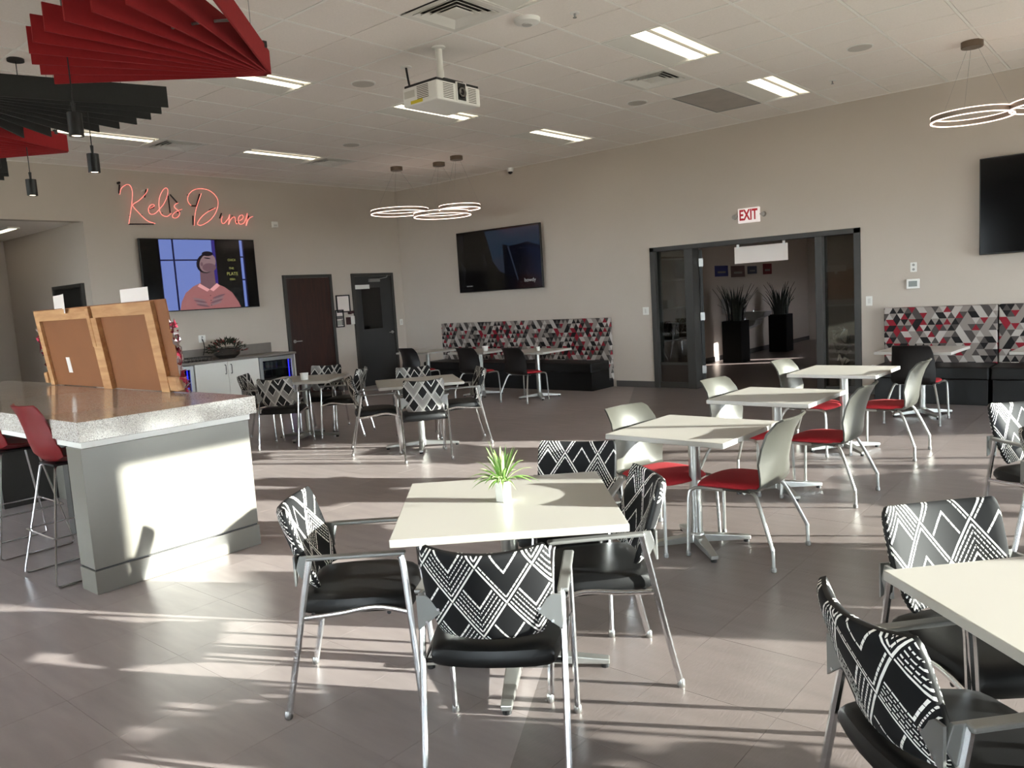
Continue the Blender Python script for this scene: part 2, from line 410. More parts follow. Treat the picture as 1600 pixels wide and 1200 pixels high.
FW = [(-11.9, -9.2), (-7.6, -4.6), (.4, 2.8)]; FS, FH = .2, 2.8  # unseen windows added for sky fill, spaced to stay out of reflections
bx = []; px = XL - T
for a, b in FW: bx.append((px, a, YF - T, YF, -.1, ZC + .2)); px = b
bx.append((px, XR + T, YF - T, YF, -.1, ZC + .2))
for a, b in FW: bx += [(a, b, YF - T, YF, -.1, FS), (a, b, YF - T, YF, FH, ZC + .2)]
wall_boxes('wall_front', bx)
nwin = 0
def window(axis, p, a, b, z0, z1, parts):
    """glazed frame with upright mullions; axis 'x' means the wall plane x = p"""
    global nwin; nwin += 1
    e = struct(empty('window_%d' % nwin, (p, (a + b) / 2, z0) if axis == 'x' else ((a + b) / 2, p, z0)))
    L = (b - a) / 2; h = z1 - z0; fw = .045; d = .06
    def bx_(u0, u1, w0, w1, dd=d): return (-dd / 2, dd / 2, u0, u1, w0, w1) if axis == 'x' else (u0, u1, -dd / 2, dd / 2, w0, w1)
    for q in ((-L, L, 0, fw), (-L, L, h - fw, h), (-L, -L + fw, 0, h), (L - fw, L, 0, h)): MB().box(*bx_(*q)).build('window_frame', M_GFRAME, e)
    for i in range(1, parts):
        u = -L + 2 * L * i / parts; MB().box(*bx_(u - .022, u + .022, 0, h)).build('mullion', M_GFRAME, e)
    for i in range(parts):
        u0, u1 = -L + 2 * L * i / parts + .02, -L + 2 * L * (i + 1) / parts - .02
        MB().box(*bx_(u0, u1, .02, h - .02, .008)).build('pane', M_GLASS, e)
for (a, b), n_ in zip(WIN, (2, 2, 2)): window('x', XR + .09, a, b, WS, WH, n_)
for a, b in FW: window('y', YF - .09, a, b, FS, FH, 3)
# baseboards
struct(MB().box(-7.05, DX0, YE - .012, YE, 0, .10).box(DX1, -2.92, YE - .012, YE, 0, .10).box(XL, -10.95, YE - .012, YE, 0, .1).build('baseboard_back', M_BASE))
struct(MB().box(XL, XL + .012, 9.22, 9.66, 0, .10).box(XL, XL + .012, 10.74, YE, 0, .10).box(XL, XL + .012, 7.88, 8.14, 0, .1).build('baseboard_left', M_BASE))

# ---- ceiling: grid bars, scored lay-in panels, slab above
GX0, GSX, GY0, GSY = -3.4356, .634, 5.075, 1.2388
ce = struct(MB().box(XL, XR, YF, YE, ZC + .12, ZC + .3).build('ceiling', M_GROUT))
def cellx(i): return GX0 + i * GSX
def celly(j): return GY0 + j * GSY
I0, I1 = math.floor((XL - GX0) / GSX), math.ceil((XR - GX0) / GSX); J0, J1 = math.floor((YF - GY0) / GSY), math.ceil((YE - GY0) / GSY)
TROF = {(-1, -1), (-1, 1), (-1, 3), (-6, -1), (-6, 1), (-6, 3), (-11, -1), (-11, 1), (4, -1), (4, 1), (-1, -4), (-6, -4), (4, -4)}
HALF = {(-2, -1): 1, (-2, 2): 0, (-11, 0): 0, (-11, 2): 0}      # cells with a 2x2 diffuser in the far (1) or near (0) half
GRILLE = {(-2, 3)}
def panel(x0, x1, y0, y1, score=True):
    gx, gy = .017, .015; b = MB(); X0, X1, Y0, Y1 = x0 + gx, x1 - gx, y0 + gy, y1 - gy; z = ZC
    if not score: b.box(X0, X1, Y0, Y1, z, z + .018)
    else:
        ym = (y0 + y1) / 2; b.box(X0, X1, Y0, ym - .006, z, z + .018); b.box(X0, X1, ym + .006, Y1, z, z + .018); b.box(X0, X1, ym - .006, ym + .006, z + .005, z + .018)
    return b
pm = None
for i in range(I0, I1):
    for j in range(J0, J1):
        if (i, j) in TROF or (i, j) in GRILLE: continue
        x0, x1, y0, y1 = max(XL, cellx(i)), min(XR, cellx(i + 1)), max(YF, celly(j)), min(YE, celly(j + 1))
        if x1 - x0 < .06 or y1 - y0 < .06: continue
        if (i, j) in HALF:
            ym = (y0 + y1) / 2
            if HALF[(i, j)] == 0: y0 = ym
            else: y1 = ym
            panel(x0, x1, y0, y1, False).build('ceiling_tile', M_CEIL, ce); continue
        if x1 - x0 > GSX - .001 and y1 - y0 > GSY - .001:
            if pm is None: pm = panel(0, GSX, 0, GSY).mesh('ceiling_tile', M_CEIL)
            o = bpy.data.objects.new('ceiling_tile', pm); col.objects.link(o); o.parent = ce; o.location = (x0, y0, 0)
        else: panel(x0, x1, y0, y1, y1 - y0 > .8).build('ceiling_tile', M_CEIL, ce)
for i in range(I0 + 1, I1): MB().box(cellx(i) - .012, cellx(i) + .012, YF, YE, ZC - .003, ZC + .03).build('grid_bar', M_GRID, ce)
for j in range(J0 + 1, J1): MB().box(XL, XR, celly(j) - .012, celly(j) + .012, ZC - .002, ZC + .03).build('grid_bar', M_GRID, ce)
# perimeter angle
struct(MB().box(XL, XR, YE - .025, YE, ZC - .004, ZC + .01).box(XL, XL + .025, YF, YE, ZC - .004, ZC + .01).build('trim_1', M_GRID))

# ---- corridor behind the opening in the left wall
XB = -15.38
wall_boxes('wall_corridor_side', [(XB - .1, XL - T, OY1, OY1 + .15, -.1, 3.2)])
wall_boxes('wall_corridor_end', [(XB - .15, XB, OY0 - 1, OY1 + .15, -.1, 3.2)])
wall_boxes('wall_corridor_near', [(XB - .15, XL - T, OY0 - .15, OY0, -.1, 3.2)])
cc = struct(MB().box(XB, XL - T, OY0, OY1, OZ + .01, OZ + .12).build('ceiling_corridor', M_CEIL))
struct(MB().box(XB, XL, OY0, OY1, -.15, 0).build('floor_corridor', M_FLIGHT))
cl = empty('corridor_light', (-14.1, 4.36, OZ), R(90)); tag(cl, 'slim lit ceiling strip in the left corridor ceiling', 'ceiling light')
MB().box(-.08, .08, -1.0, 1.0, -.012, .01).build('housing', M_WHITE, cl); MB().box(-.05, .05, -.97, .97, -.016, -.010).build('lens', M_LENS, cl)
def door(n, wall, a, b, h, leaf_m, handle_side, lite=False, closer=False, plaque=False):
    """hinged door with frame set on wall x = wall, spanning y a..b"""
    e = struct(empty('door_%d' % n, (wall, (a + b) / 2, 0))); L = (b - a) / 2; fw = .055
    for q in ((-.03, .03, -L, -L + fw, 0, h), (-.03, .03, L - fw, L, 0, h), (-.03, .03, -L + fw, L - fw, h - fw, h)): MB().box(*q).build('door_frame', M_GFRAME, e, bevel=.004)
    lf = MB().box(-.03, .012, -L + fw + .004, L - fw - .004, .01, h - fw - .004).build('door_leaf', leaf_m, e, bevel=.003)
    s = handle_side; y = s * (L - fw - .07)
    MB().lathe([(.03, .0), (.03, .012)], (.012, y, 1.02), 14, axis='x').tube([(.02, y, 1.02), (.06, y, 1.02), (.065, y - s * .03, 1.02), (.065, y - s * .12, 1.02)], .009, 8).build('lever_handle', M_STEEL, lf, smooth=True)
    if lite:
        y0, y1, z0, z1 = -L + .20, L - .36, 1.12, 1.92
        MB().box(.008, .02, y0 - .03, y1 + .03, z0 - .03, z0).box(.008, .02, y0 - .03, y1 + .03, z1, z1 + .03).box(.008, .02, y0 - .03, y0, z0, z1).box(.008, .02, y1, y1 + .03, z0, z1).build('lite_frame', M_GDOOR, lf)
        MB().box(.0125, .016, y0, y1, z0, z1).build('lite_glass', mat('dark_glass', (9, 9, 10), .08), lf)
    if closer:
        MB().box(.012, .06, -.12, .14, h - .17, h - .11).tube([(.05, .1, h - .12), (.10, .28, h - .09), (.03, .36, h - .055)], .009, 6).build('door_closer', M_STEEL, lf)
    if plaque: MB().box(.031, .034, -L + .05, -L + .40, h - .30, h - .22).build('door_plaque', M_WPLAST, lf)
    return e
door(1, XL + .02, 8.155, 9.20, 2.20, M_WOODD, -1)
door(2, XL + .02, 9.675, 10.71, 2.20, M_GDOOR, 1, lite=True, closer=True, plaque=True)
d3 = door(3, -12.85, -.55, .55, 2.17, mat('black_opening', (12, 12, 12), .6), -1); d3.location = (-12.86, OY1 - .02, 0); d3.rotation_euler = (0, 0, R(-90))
door(4, XB + .02, 3.2, 4.55, 2.2, mat('near_black_door', (26, 24, 23), .5), -1)

# ---- hall beyond the doorway in the exit wall
HX0, HX1, HY1, HZ = -7.22, -1.6, 20.4, 2.75
wall_boxes('wall_hall_left', [(HX0 - .15, HX0, YE + T, HY1 + .15, -.1, HZ + .1)])
wall_boxes('wall_hall_end', [(HX0, HX1, HY1, HY1 + .15, -.1, HZ + .1)])
wall_boxes('wall_hall_right', [(HX1, HX1 + .15, YE + T, 16.85, -.1, HZ + .1), (HX1, HX1 + .15, 17.15, 17.6, -.1, HZ + .1), (HX1, HX1 + .15, 17.95, HY1, -.1, HZ + .1), (HX1, HX1 + .15, 16.85, 17.95, 1.6, HZ + .1), (HX1, HX1 + .15, 16.85, 17.95, -.1, .9)])
struct(MB().box(HX0, HX1, YE + T, HY1, HZ, HZ + .1).build('ceiling_hall', M_CEIL))
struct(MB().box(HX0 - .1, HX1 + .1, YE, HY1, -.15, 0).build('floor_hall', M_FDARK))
struct(MB().box(HX0, HX0 + .012, 13.6, HY1, 0, .1).build('baseboard_hall', M_BASE))

# glazed entrance: frame, sidelights, open leaf
en = struct(empty('door_5', (0, YE, 0))); fw = .085
ML0, ML1, MR0, MR1 = -5.74, -5.60, -3.78, -3.68
for q in ((DX0, DX0 + fw, -.02, T + .02, 0, DZ), (DX1 - fw, DX1, -.02, T + .02, 0, DZ), (DX0, DX1, -.02, T + .02, DZ - fw * .8, DZ), (ML0, ML1, -.02, T + .02, 0, DZ - fw * .8), (MR0, MR1, -.02, T + .02, 0, DZ - fw * .8),
          (DX0 + fw, ML0, .02, .12, 0, .09), (MR1, DX1 - fw, .02, .12, 0, .09), (DX0 + fw, ML0, .05, .10, .36, .40)):
    MB().box(*q).build('frame_member', M_GFRAME, en, bevel=.004)
MB().box(DX0 + fw, ML0, .065, .075, .40, DZ - fw * .8).build('sidelight_pane', M_GLASSD, en)
MB().box(DX0 + fw, ML0, .06, .08, .09, .36).build('kick_panel', mat('dark_brown_panel', (38, 26, 18), .5), en)
MB().box(MR1, DX1 - fw, .065, .075, .09, DZ - fw * .8).build('sidelight_pane', M_GLASSD, en)
lf = MB().box(0, .044, 0, .97, .01, DZ - .08).build('open_door_leaf', mat('dark_edge', (22, 21, 20), .5), en, loc=(ML1 - .0, T + .03, 0), rz=R(27.5))
for z in (.28, 1.1, 1.92): MB().box(-.01, .055, -.05, .0, z - .06, z + .06).build('hinge', M_STEEL, lf)

# ================================================================ CEILING THINGS
def troffer():
    e = empty('ceiling_troffer'); e['category'] = 'ceiling light'
    W, L = GSX / 2 - .012, GSY / 2 - .008
    MB().box(-W, W, -L, L, .06, .075).box(-W, -W + .012, -L, L, -.006, .065).box(W - .012, W, -L, L, -.006, .065).box(-W, W, -L, -L + .012, -.006, .065).box(-W, W, L - .012, L, -.006, .065).build('housing', M_WHITE, e)
    MB().prism([(-W + .012, .0), (-W + .016, -.003), (-.055, .022), (-.055, .028)], -L + .012, L - .012, axis='y').build('side_reflector', M_WHITE, e)
    arc = [(-.05 + .19 * t, .022 - .022 * math.sin(math.pi * t)) for t in [i / 8 for i in range(9)]]
    MB().prism(arc + [(.14, .03), (-.05, .03)], -L + .03, L - .03, axis='y').build('lens', M_LENS, e, smooth=True)
    MB().box(.142, .150, -L + .012, L - .012, .0, .03).build('rib', M_GREYMET, e)
    MB().prism([(.155, .02), (W - .014, -.002), (W - .014, .004), (.155, .028)], -L + .03, L - .03, axis='y').build('glowing_side_panel', M_SIDEGLOW, e)  # right tray side glows faintly in place of light falling on it
    for q in (-1, 1): MB().box(-W + .012, W - .012, min(q * (L - .03), q * (L - .012)), max(q * (L - .03), q * (L - .012)), .0, .03).build('end_cap', M_WHITE, e)
    return e
tp = placer(troffer())
LT = {(-1, -1): 'cut off by the top photo edge', (-1, 1): 'largest in full view, right of the projector', (-1, 3): 'rightmost, close to the exit wall', (-6, -1): 'just right of the red fan tip',
      (-6, 1): 'behind and below the projector', (-6, 3): 'small, above the tilted wall screen', (-11, -1): 'farthest left, behind the black fan', (-11, 1): 'small, left of the far ring pendants',
      (4, -1): 'added for ambient light, out of view on the right', (4, 1): 'added for ambient light, out of view by the windows', (-1, -4): 'added for ambient light, unseen behind the camera on the right', (-6, -4): 'added for ambient light, unseen behind the camera in the middle', (4, -4): 'added for ambient light, unseen behind the camera by the windows'}  # these unseen panels are added to raise the ambient light
for (i, j), t in LT.items():
    tp((cellx(i) + GSX / 2, celly(j) + GSY / 2, ZC), 0, 'lit recessed white ceiling light panel, ' + t, 'recessed ceiling light panels')
def diffuser():
    e = empty('air_diffuser'); e['category'] = 'air vent'; S = GSX / 2 - .012; SY = GSY / 4 - .008
    MB().box(-S, S, -SY, SY, .05, .06).build('backing', mat('duct_dark', (60, 58, 56), .8), e)
    def ring(a, b, z0, z1, nm):
        b_ = MB(); P = [(-a, -a * SY / S, z0), (a, -a * SY / S, z0), (a, a * SY / S, z0), (-a, a * SY / S, z0)]; Q = [(x * b / a, y * b / a, z1) for x, y, _ in P]
        b_.v = P + Q + [(x, y, z + .004) for x, y, z in P + Q]
        for i in range(4):
            j = (i + 1) % 4; b_.f += [(i, j, 4 + j, 4 + i), (8 + i, 12 + i, 12 + j, 8 + j)]
        for i in range(4):
            j = (i + 1) % 4; b_.f += [(i, 8 + i, 8 + j, j), (4 + i, 4 + j, 12 + j, 12 + i)]
        b_.mi = [0] * 16; b_.build(nm, M_WHITE, e)
    ring(S, S * .80, -.004, .0, 'frame')
    ring(S * .80, S * .68, -.008, .016, 'louvre'); ring(S * .64, S * .50, -.006, .018, 'louvre'); ring(S * .46, S * .34, -.004, .020, 'louvre')
    MB().box(-S * .32, S * .32, -SY * .32, SY * .32, -.002, .004).build('core', M_WHITE, e)
    return e
dp = placer(diffuser())
for (i, j), t in {(-2, -1): 'largest, above the projector', (-2, 2): 'between the two right ceiling lights', (-11, 0): 'left, behind the black fan', (-11, 2): 'small, left of the ring pendants'}.items():
    dp((cellx(i) + GSX / 2, celly(j) + GSY * (.25 + .5 * HALF[(i, j)]), ZC), 0, 'square white ceiling air diffuser, ' + t, 'ceiling air diffusers')
gr = empty('return_grille', (cellx(-2) + GSX / 2, celly(3) + GSY / 2, ZC)); tag(gr, 'dark grey flat return air panel in the ceiling near exit wall', 'air vent')
MB().box(-.30, .30, -.605, .605, 0, .012).build('mesh_panel', mat('grille_grey', (176, 168, 160), .8, noise=(4, .08)), gr)
MB().box(-.305, .305, -.61, -.59, -.004, .008).box(-.305, .305, .59, .61, -.004, .008).box(-.305, -.29, -.61, .61, -.004, .008).box(.29, .305, -.61, .61, -.004, .008).build('rim', M_GREYMET, gr)
def ceil_disc(name, r, label, cat, xy, m_, h=.012, grp=None):
    e = empty(name, (xy[0], xy[1], ZC)); tag(e, label, cat, grp)
    MB().lathe([(r * .9, -.004), (r * .88, -h)], seg=28).build('cover', m_, e, smooth=True); MB().lathe([(r, .002), (r, -.004), (r * .9, -.006)], seg=28).build('rim', M_WPLAST, e, smooth=True); return e
SPK = mat('speaker_grille', (192, 186, 178), .8)
for xy, t in (((-6.35, 5.45), 'left of the projector'), ((-8.85, 7.29), 'small, beyond the projector'), ((-2.46, 8.52), 'on the right, near the hanging ring pendant'), ((-5.05, 8.61), 'left of the square diffuser between the lights')):
    ceil_disc('ceiling_speaker', .125, 'round flush grey ceiling speaker, ' + t, 'speaker', xy, SPK, grp='ceiling speakers')
ap = empty('smoke_detector', (-4.10, 5.30, ZC)); tag(ap, 'white round dome disc on the ceiling beside the largest diffuser', 'smoke detector')
MB().lathe([(.11, 0), (.11, -.012), (.1, -.03), (.06, -.042)], seg=28).build('body', M_WPLAST, ap, smooth=True); MB().lathe([(.045, -.042), (.04, -.05)], seg=20).build('centre', mat('pale_grey', (190, 188, 184), .4), ap)
for xy, t in (((-3.76, 5.49), 'above the largest light panel'), ((-3.09, 9.65), 'right of the rightmost light panel')):
    e = empty('sprinkler_head', (xy[0], xy[1], ZC)); tag(e, 'tiny sprinkler head in the ceiling ' + t, 'sprinkler', 'ceiling sprinklers')
    MB().lathe([(.04, 0), (.036, -.006)], seg=16).build('escutcheon', M_WPLAST, e); MB().tube([(0, 0, 0), (0, 0, -.035)], .008, 8).lathe([(.016, -.035), (.016, -.039)], seg=12).build('nozzle', M_GREYMET, e)
# security dome camera
dc = empty('dome_camera', (-9.0, YE - .02, 3.78)); tag(dc, 'small white dome camera where exit wall meets ceiling', 'camera')
MB().lathe([(.055, .04), (.06, 0), (.05, -.03)], (0, -.05, 0), 20).build('housing', M_WPLAST, dc, smooth=True); MB().lathe([(.042, -.03), (.036, -.055), (.015, -.07), (.001, -.072)], (0, -.05, 0), 18).build('dome', mat('dome_dark', (16, 16, 18), .1), dc, smooth=True)

# ---- projector
pj = empty('projector', (-5.055, 5.235, ZC)); tag(pj, 'white ceiling-mounted projector with vent grilles and black lens', 'projector')
zb, zt = 3.297 - ZC, 3.462 - ZC; X0, X1, Y0, Y1 = -.215, .215, -.275, .275
bd = MB().box(X0, X1, Y0, Y1, zb, zt).build('body', M_WPLAST, pj, bevel=.018)
MB().box(X0 + .02, X1 - .01, Y0 + .01, Y1 - .01, zt - .005, zt + .018).box(-.08, .16, -.12, .12, zt + .018, zt + .045).build('top_plate', M_BLACK, pj, bevel=.004)
MB().lathe([(.03, 0), (.03, -.20), (.034, -.2), (.034, zt + .03)], seg=18).build('pole', M_WHITE, pj, smooth=True)
MB().lathe([(.06, 0), (.06, -.012), (.035, -.02)], seg=20).build('ceiling_plate', M_WHITE, pj, smooth=True)
MB().box(X1 - .004, X1 + .012, -.045, .085, zb + .012, zt + .012).build('lens_bezel', M_WPLAST, bd, bevel=.008)
MB().box(X1 + .010, X1 + .014, -.032, .068, zb + .022, zt + .002).build('lens_recess', M_BLACK, bd)
MB().lathe([(.05, X1 + .012), (.05, X1 + .022), (.04, X1 + .024), (.012, X1 + .018)], (0, .018, (zb + zt) / 2 + .008), 20, axis='x').build('lens', mat('lens_glass', (10, 8, 14), .05), bd, smooth=True)
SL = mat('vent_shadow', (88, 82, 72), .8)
for yy0, yy1 in ((-.20, -.075), (.115, .215)):
    for k in range(9): z = zb + .022 + k * .0145; MB().box(X1 - .002, X1 + .0012, yy0, yy1, z, z + .006).build('vent_slot', SL, bd)
for k in range(8): z = zb + .03 + k * .0145; MB().box(-.03, .11, Y0 - .0012, Y0 + .002, z + .01, z + .016).build('vent_slot', SL, bd)
MB().box(-.115, .035, Y0 - .0012, Y0, zb + .012, zb + .04).build('warning_label', mat('yellow_label', (206, 186, 40), .6), bd)
MB().box(-.19, -.06, Y0 - .001, Y0, zb + .07, zb + .13).build('connector_panel', mat('pale_port', (196, 192, 184), .6), bd)
MB().tube(crom([(-.62, .18, 0), (-.61, .18, -.08), (-.56, .15, -.19), (-.44, .06, -.30), (-.2, -.02, zt + .02), (-.05, 0, zt + .06), (.0, .03, zt + .05)], 5), .011, 6).build('power_cord', M_BLACK, pj, smooth=True)
MB().lathe([(.055, 0), (.055, -.008)], (-.62, .18, 0), 16).build('outlet_plate', M_WPLAST, pj)

# ---- acoustic felt fans over the island
def felt_fan(name, pivot, a0, a1, n, rad, m_, label, h=.145, z=3.10):
    e = empty(name, (pivot[0], pivot[1], z)); tag(e, label, 'acoustic baffle', 'felt fan baffles over the island')
    for k in range(n):
        a = R(a0 + (a1 - a0) * k / (n - 1)); Mt = Matrix.Rotation(a, 4, 'Z')
        bl = MB().box(.03, rad, -.006, .006, 0, h, M=Mt).build('blade', m_, e)
    for rr, da in ((.12, .5), (rad * .86, .25), (rad * .86, .75)):
        a = R(a0 + (a1 - a0) * da); p = (rr * math.cos(a), rr * math.sin(a))
        MB().tube([(p[0], p[1], h - .01), (p[0], p[1], ZC - z)], .0022, 5).build('suspension_cable', M_GREYMET, e)
    for a in (a0, a1):
        p = (.16 * math.cos(R(a)), .16 * math.sin(R(a))); MB().box(p[0] - .014, p[0] + .014, p[1] - .014, p[1] + .014, h - .02, h + .018).build('cable_clamp', M_BLACK, e)
    # spacer rod that keeps the blades apart
    pts = [((rad * .62) * math.cos(R(a0 + (a1 - a0) * t / 12)), (rad * .62) * math.sin(R(a0 + (a1 - a0) * t / 12)), h * .45) for t in range(13)]
    MB().tube(pts, .008, 6).build('spacer_rod', M_GREYMET, e)
    return e
felt_fan('acoustic_fan', (-4.50, 3.10), 225, 315, 11, 1.34, M_FELTR, 'red felt fan of vertical blades, largest, top left')
felt_fan('acoustic_fan', (-6.05, 1.62), 72, 140, 9, 1.42, M_FELTB, 'charcoal felt fan of blades below and behind the large red fan')
felt_fan('acoustic_fan', (-7.54, 3.04), 215, 300, 9, 1.34, M_FELTR, 'red felt fan partly hidden behind the large charcoal fan')
felt_fan('acoustic_fan', (-9.35, 1.70), 55, 140, 9, 1.36, M_FELTB, 'charcoal felt fan with only its tip at the left photo edge')

# ---- black cylinder pendants
def cyl_pendant():
    e = empty('pendant_light'); e['category'] = 'pendant lamp'
    MB().lathe([(.065, 0), (.065, -.022)], seg=22).build('canopy', M_BLACK, e)
    MB().tube([(0, 0, -.02), (0, 0, -.96)], .004, 6).build('cord', M_BLACK, e)
    MB().lathe([(.012, -.93), (.008, -.99), (.041, -.99), (.041, -1.125), (.033, -1.125), (.03, -1.10), (.0, -1.10)], seg=22).build('shade', M_BLACK, e, smooth=True)
    MB().lathe([(.029, -1.118), (.024, -1.121), (.001, -1.122)], seg=16).build('bulb', M_BULB, e)
    return e
cp = placer(cyl_pendant())
for p, t in (((-5.02, 2.07), 'nearest and largest, in front of the charcoal fan'), ((-6.17, 2.64), 'rightmost, hanging clear against the ceiling light'), ((-7.49, 2.67), 'small, lowest, left of the neon sign'), ((-8.2, 2.3), 'farthest left, at the photo edge')):
    cp((p[0], p[1], ZC), 0, 'black cylinder pendant lamp, ' + t, 'cylinder pendants over the island')

# ---- glowing ring pendants
def ring_pendant(xy, z, rad, label, wires=True, nd=.024):
    e = empty('ring_pendant', (xy[0], xy[1], ZC)); tag(e, label, 'pendant lamp', 'glowing ring pendants'); dz = z - ZC
    MB().lathe([(.10, 0), (.10, -.055), (.095, -.06)], seg=26).build('canopy', M_SILVER if 0 else mat('bronze', (120, 106, 92), .35, .8), e, smooth=True)
    N = 48
    def ringm(r0, r1, z0, z1): 
        b = MB(); 
        for i in range(N):
            a = 2 * math.pi * i / N; c, s_ = math.cos(a), math.sin(a); b.v += [(r0 * c, r0 * s_, z0), (r1 * c, r1 * s_, z0), (r1 * c, r1 * s_, z1), (r0 * c, r0 * s_, z1)]
        for i in range(N):
            A, B_ = i * 4, ((i + 1) % N) * 4
            for q in range(4): b.f.append((A + q, A + (q + 1) % 4, B_ + (q + 1) % 4, B_ + q))
        b.mi = [0] * len(b.f); return b
    ringm(rad - .010, rad, dz - nd, dz + nd).build('band', mat('ring_band', (150, 138, 128), .4, .7), e, smooth=True)
    ringm(rad - .013, rad + .003, dz - nd - .008, dz - nd).build('glow_strip', M_RING, e); ringm(rad - .013, rad + .003, dz + nd, dz + nd + .008).build('glow_strip', M_RING, e)
    for k in range(3):
        a = R(30 + 120 * k); MB().tube([(.05 * math.cos(a), .05 * math.sin(a), -.05), (rad * math.cos(a), rad * math.sin(a), dz + nd)], .0012, 5).build('wire', M_GREYMET, e)
    return e
ring_pendant((-9.92, 9.08), 3.093, .475, 'thin glowing ring pendant, left of the far corner trio')
ring_pendant((-9.26, 9.41), 2.988, .47, 'thin glowing ring pendant, lowest and middle of the far trio')
ring_pendant((-8.71, 9.25), 3.03, .325, 'smallest thin glowing ring pendant, right of the far trio')
ring_pendant((-1.62, 9.29), 3.10, .37, 'glowing ring pendant hanging above the right bench in full view')
ring_pendant((-.93, 9.29), 3.10, .37, 'glowing ring pendant cut off by the right photo edge')

# ================================================================ THINGS ON THE WALLS
def emat(name, c, s=1.0): return mat(name, (4, 4, 5), .12, emit=(c, s * .38))
def picture(layers, parent, W, H, off=.0015):
    """flat print on a screen: layers of (polygon in 0..1 screen units, material), in the local x/z plane facing -y"""
    b = MB(); ms = []
    for i, (poly, m_) in enumerate(layers):
        if m_ not in ms: ms.append(m_)
        k = len(b.v); y = -off - .0004 * i; b.v += [((u - .5) * W, y, (v - .5) * H) for u, v in poly]; b.f.append(tuple(range(k, k + len(poly)))); b.mi.append(ms.index(m_))
    return b.build('screen_picture', ms, parent)
def ell(cx, cy, rx, ry, n=18, rot=0):
    return [(cx + rx * math.cos(a) * math.cos(rot) - ry * math.sin(a) * math.sin(rot), cy + rx * math.cos(a) * math.sin(rot) + ry * math.sin(a) * math.cos(rot)) for a in [2 * math.pi * i / n for i in range(n)]]
def tv(label, loc, rz, W, H, layers=None, texts=()):
    e = empty('wall_television', loc, rz); tag(e, label, 'television')
    MB().box(-W / 2, W / 2, -.05, -.005, -H / 2, H / 2).build('case', M_BLACK, e, bevel=.006)
    MB().box(-.3, .3, -.005, .06, -.2, .2).build('wall_bracket', M_BLACK, e)
    s = MB().box(-W / 2 + .014, W / 2 - .014, -.053, -.05, -H / 2 + .016, H / 2 - .012).build('screen', M_SCREEN, e)
    if layers: o = picture(layers, s, W - .03, H - .03); o.location = (0, -.053, 0)
    for body, size, u, v, m_ in texts: text_mesh(body, size, 'screen_lettering', m_, s, ((u - .5) * W, -.0585, (v - .5) * H), (R(90), 0, 0), .0003)
    return e
SKYB = emat('tv_sky_blue', (112, 130, 196), .85); NAVY = emat('tv_navy', (18, 20, 66), .6); SHIRT = emat('tv_shirt', (172, 112, 112), .7); SKIN = emat('tv_skin', (150, 122, 126), .7); SKIN2 = emat('tv_skin_shade', (120, 90, 98), .7); HAIR = emat('tv_hair', (30, 24, 34), .6); TYEL = emat('tv_lettering', (160, 160, 90), .8); DARK = emat('tv_dark', (8, 8, 14), .3)
def rect(a, b, c, d): return [(a, c), (b, c), (b, d), (a, d)]
L1 = [(rect(.145, .90, .0, 1), NAVY), (rect(.15, .255, .72, 1), SKYB), (rect(.27, .60, .72, 1), SKYB), (rect(.15, .255, 0, .70), SKYB), (rect(.27, .60, 0, .70), SKYB), (rect(.60, .63, 0, 1), emat('tv_violet', (62, 48, 140), .6)),
      (rect(.63, .855, 0, 1), DARK), (rect(.86, .885, .0, .40), SKYB), (rect(.86, .885, .42, .74), SKYB), (rect(.86, .885, .76, 1), SKYB),
      ([(.27, 0), (.29, .12), (.33, .24), (.40, .33), (.47, .38), (.60, .37), (.68, .31), (.75, .22), (.80, .08), (.82, 0)], SHIRT), ([(.47, .36), (.475, .60), (.60, .60), (.605, .36), (.545, .28)], SKIN2),
      (ell(.535, .66, .085, .145, rot=-.12), HAIR), (ell(.55, .665, .072, .135, rot=-.2), SKIN), (ell(.555, .80, .05, .035), HAIR), ([(.46, .37), (.545, .28), (.52, .25), (.44, .33)], mat('tv_collar', (4, 4, 5), .12, emit=((170, 120, 120), .6))), ([(.615, .37), (.545, .28), (.575, .25), (.64, .33)], MATS['tv_collar']),
      (ell(.56, .60, .062, .062, rot=-.2), SKIN2), (ell(.495, .65, .012, .03), SKIN2), (ell(.55, .735, .03, .008, rot=-.2), HAIR)] + [(ell(.585 + .012 * k, .07 + .035 * k, .065, .014, rot=.45), (SKIN, SKIN2)[k % 2]) for k in range(4)] + [(ell(.47 - .01 * k, .05 + .03 * k, .06, .013, rot=-.35), (SKIN2, SKIN)[k % 2]) for k in range(4)] + [(ell(.545, .05 + .07 * k, .004, .007, 8), HAIR) for k in range(3)]
tv('wall screen showing a person in a pink shirt, under the neon sign', (XL + .062, 6.62, 2.239), R(90), 1.953, 1.128, L1, (('CHICK', .05, .77, .70, TYEL), ('THE', .05, .76, .58, TYEL), ('PLATE', .075, .765, .50, TYEL), ('FISH', .05, .76, .42, TYEL)))
BD = emat('tv_dim_blue', (36, 52, 70), .5); BD2 = emat('tv_dim_slate', (46, 52, 66), .5); DK2 = emat('tv_black_blue', (5, 7, 14), .5); GR2 = emat('tv_dim_grey', (26, 26, 28), .5); LET = emat('tv_white_letters', (150, 150, 150), .8)
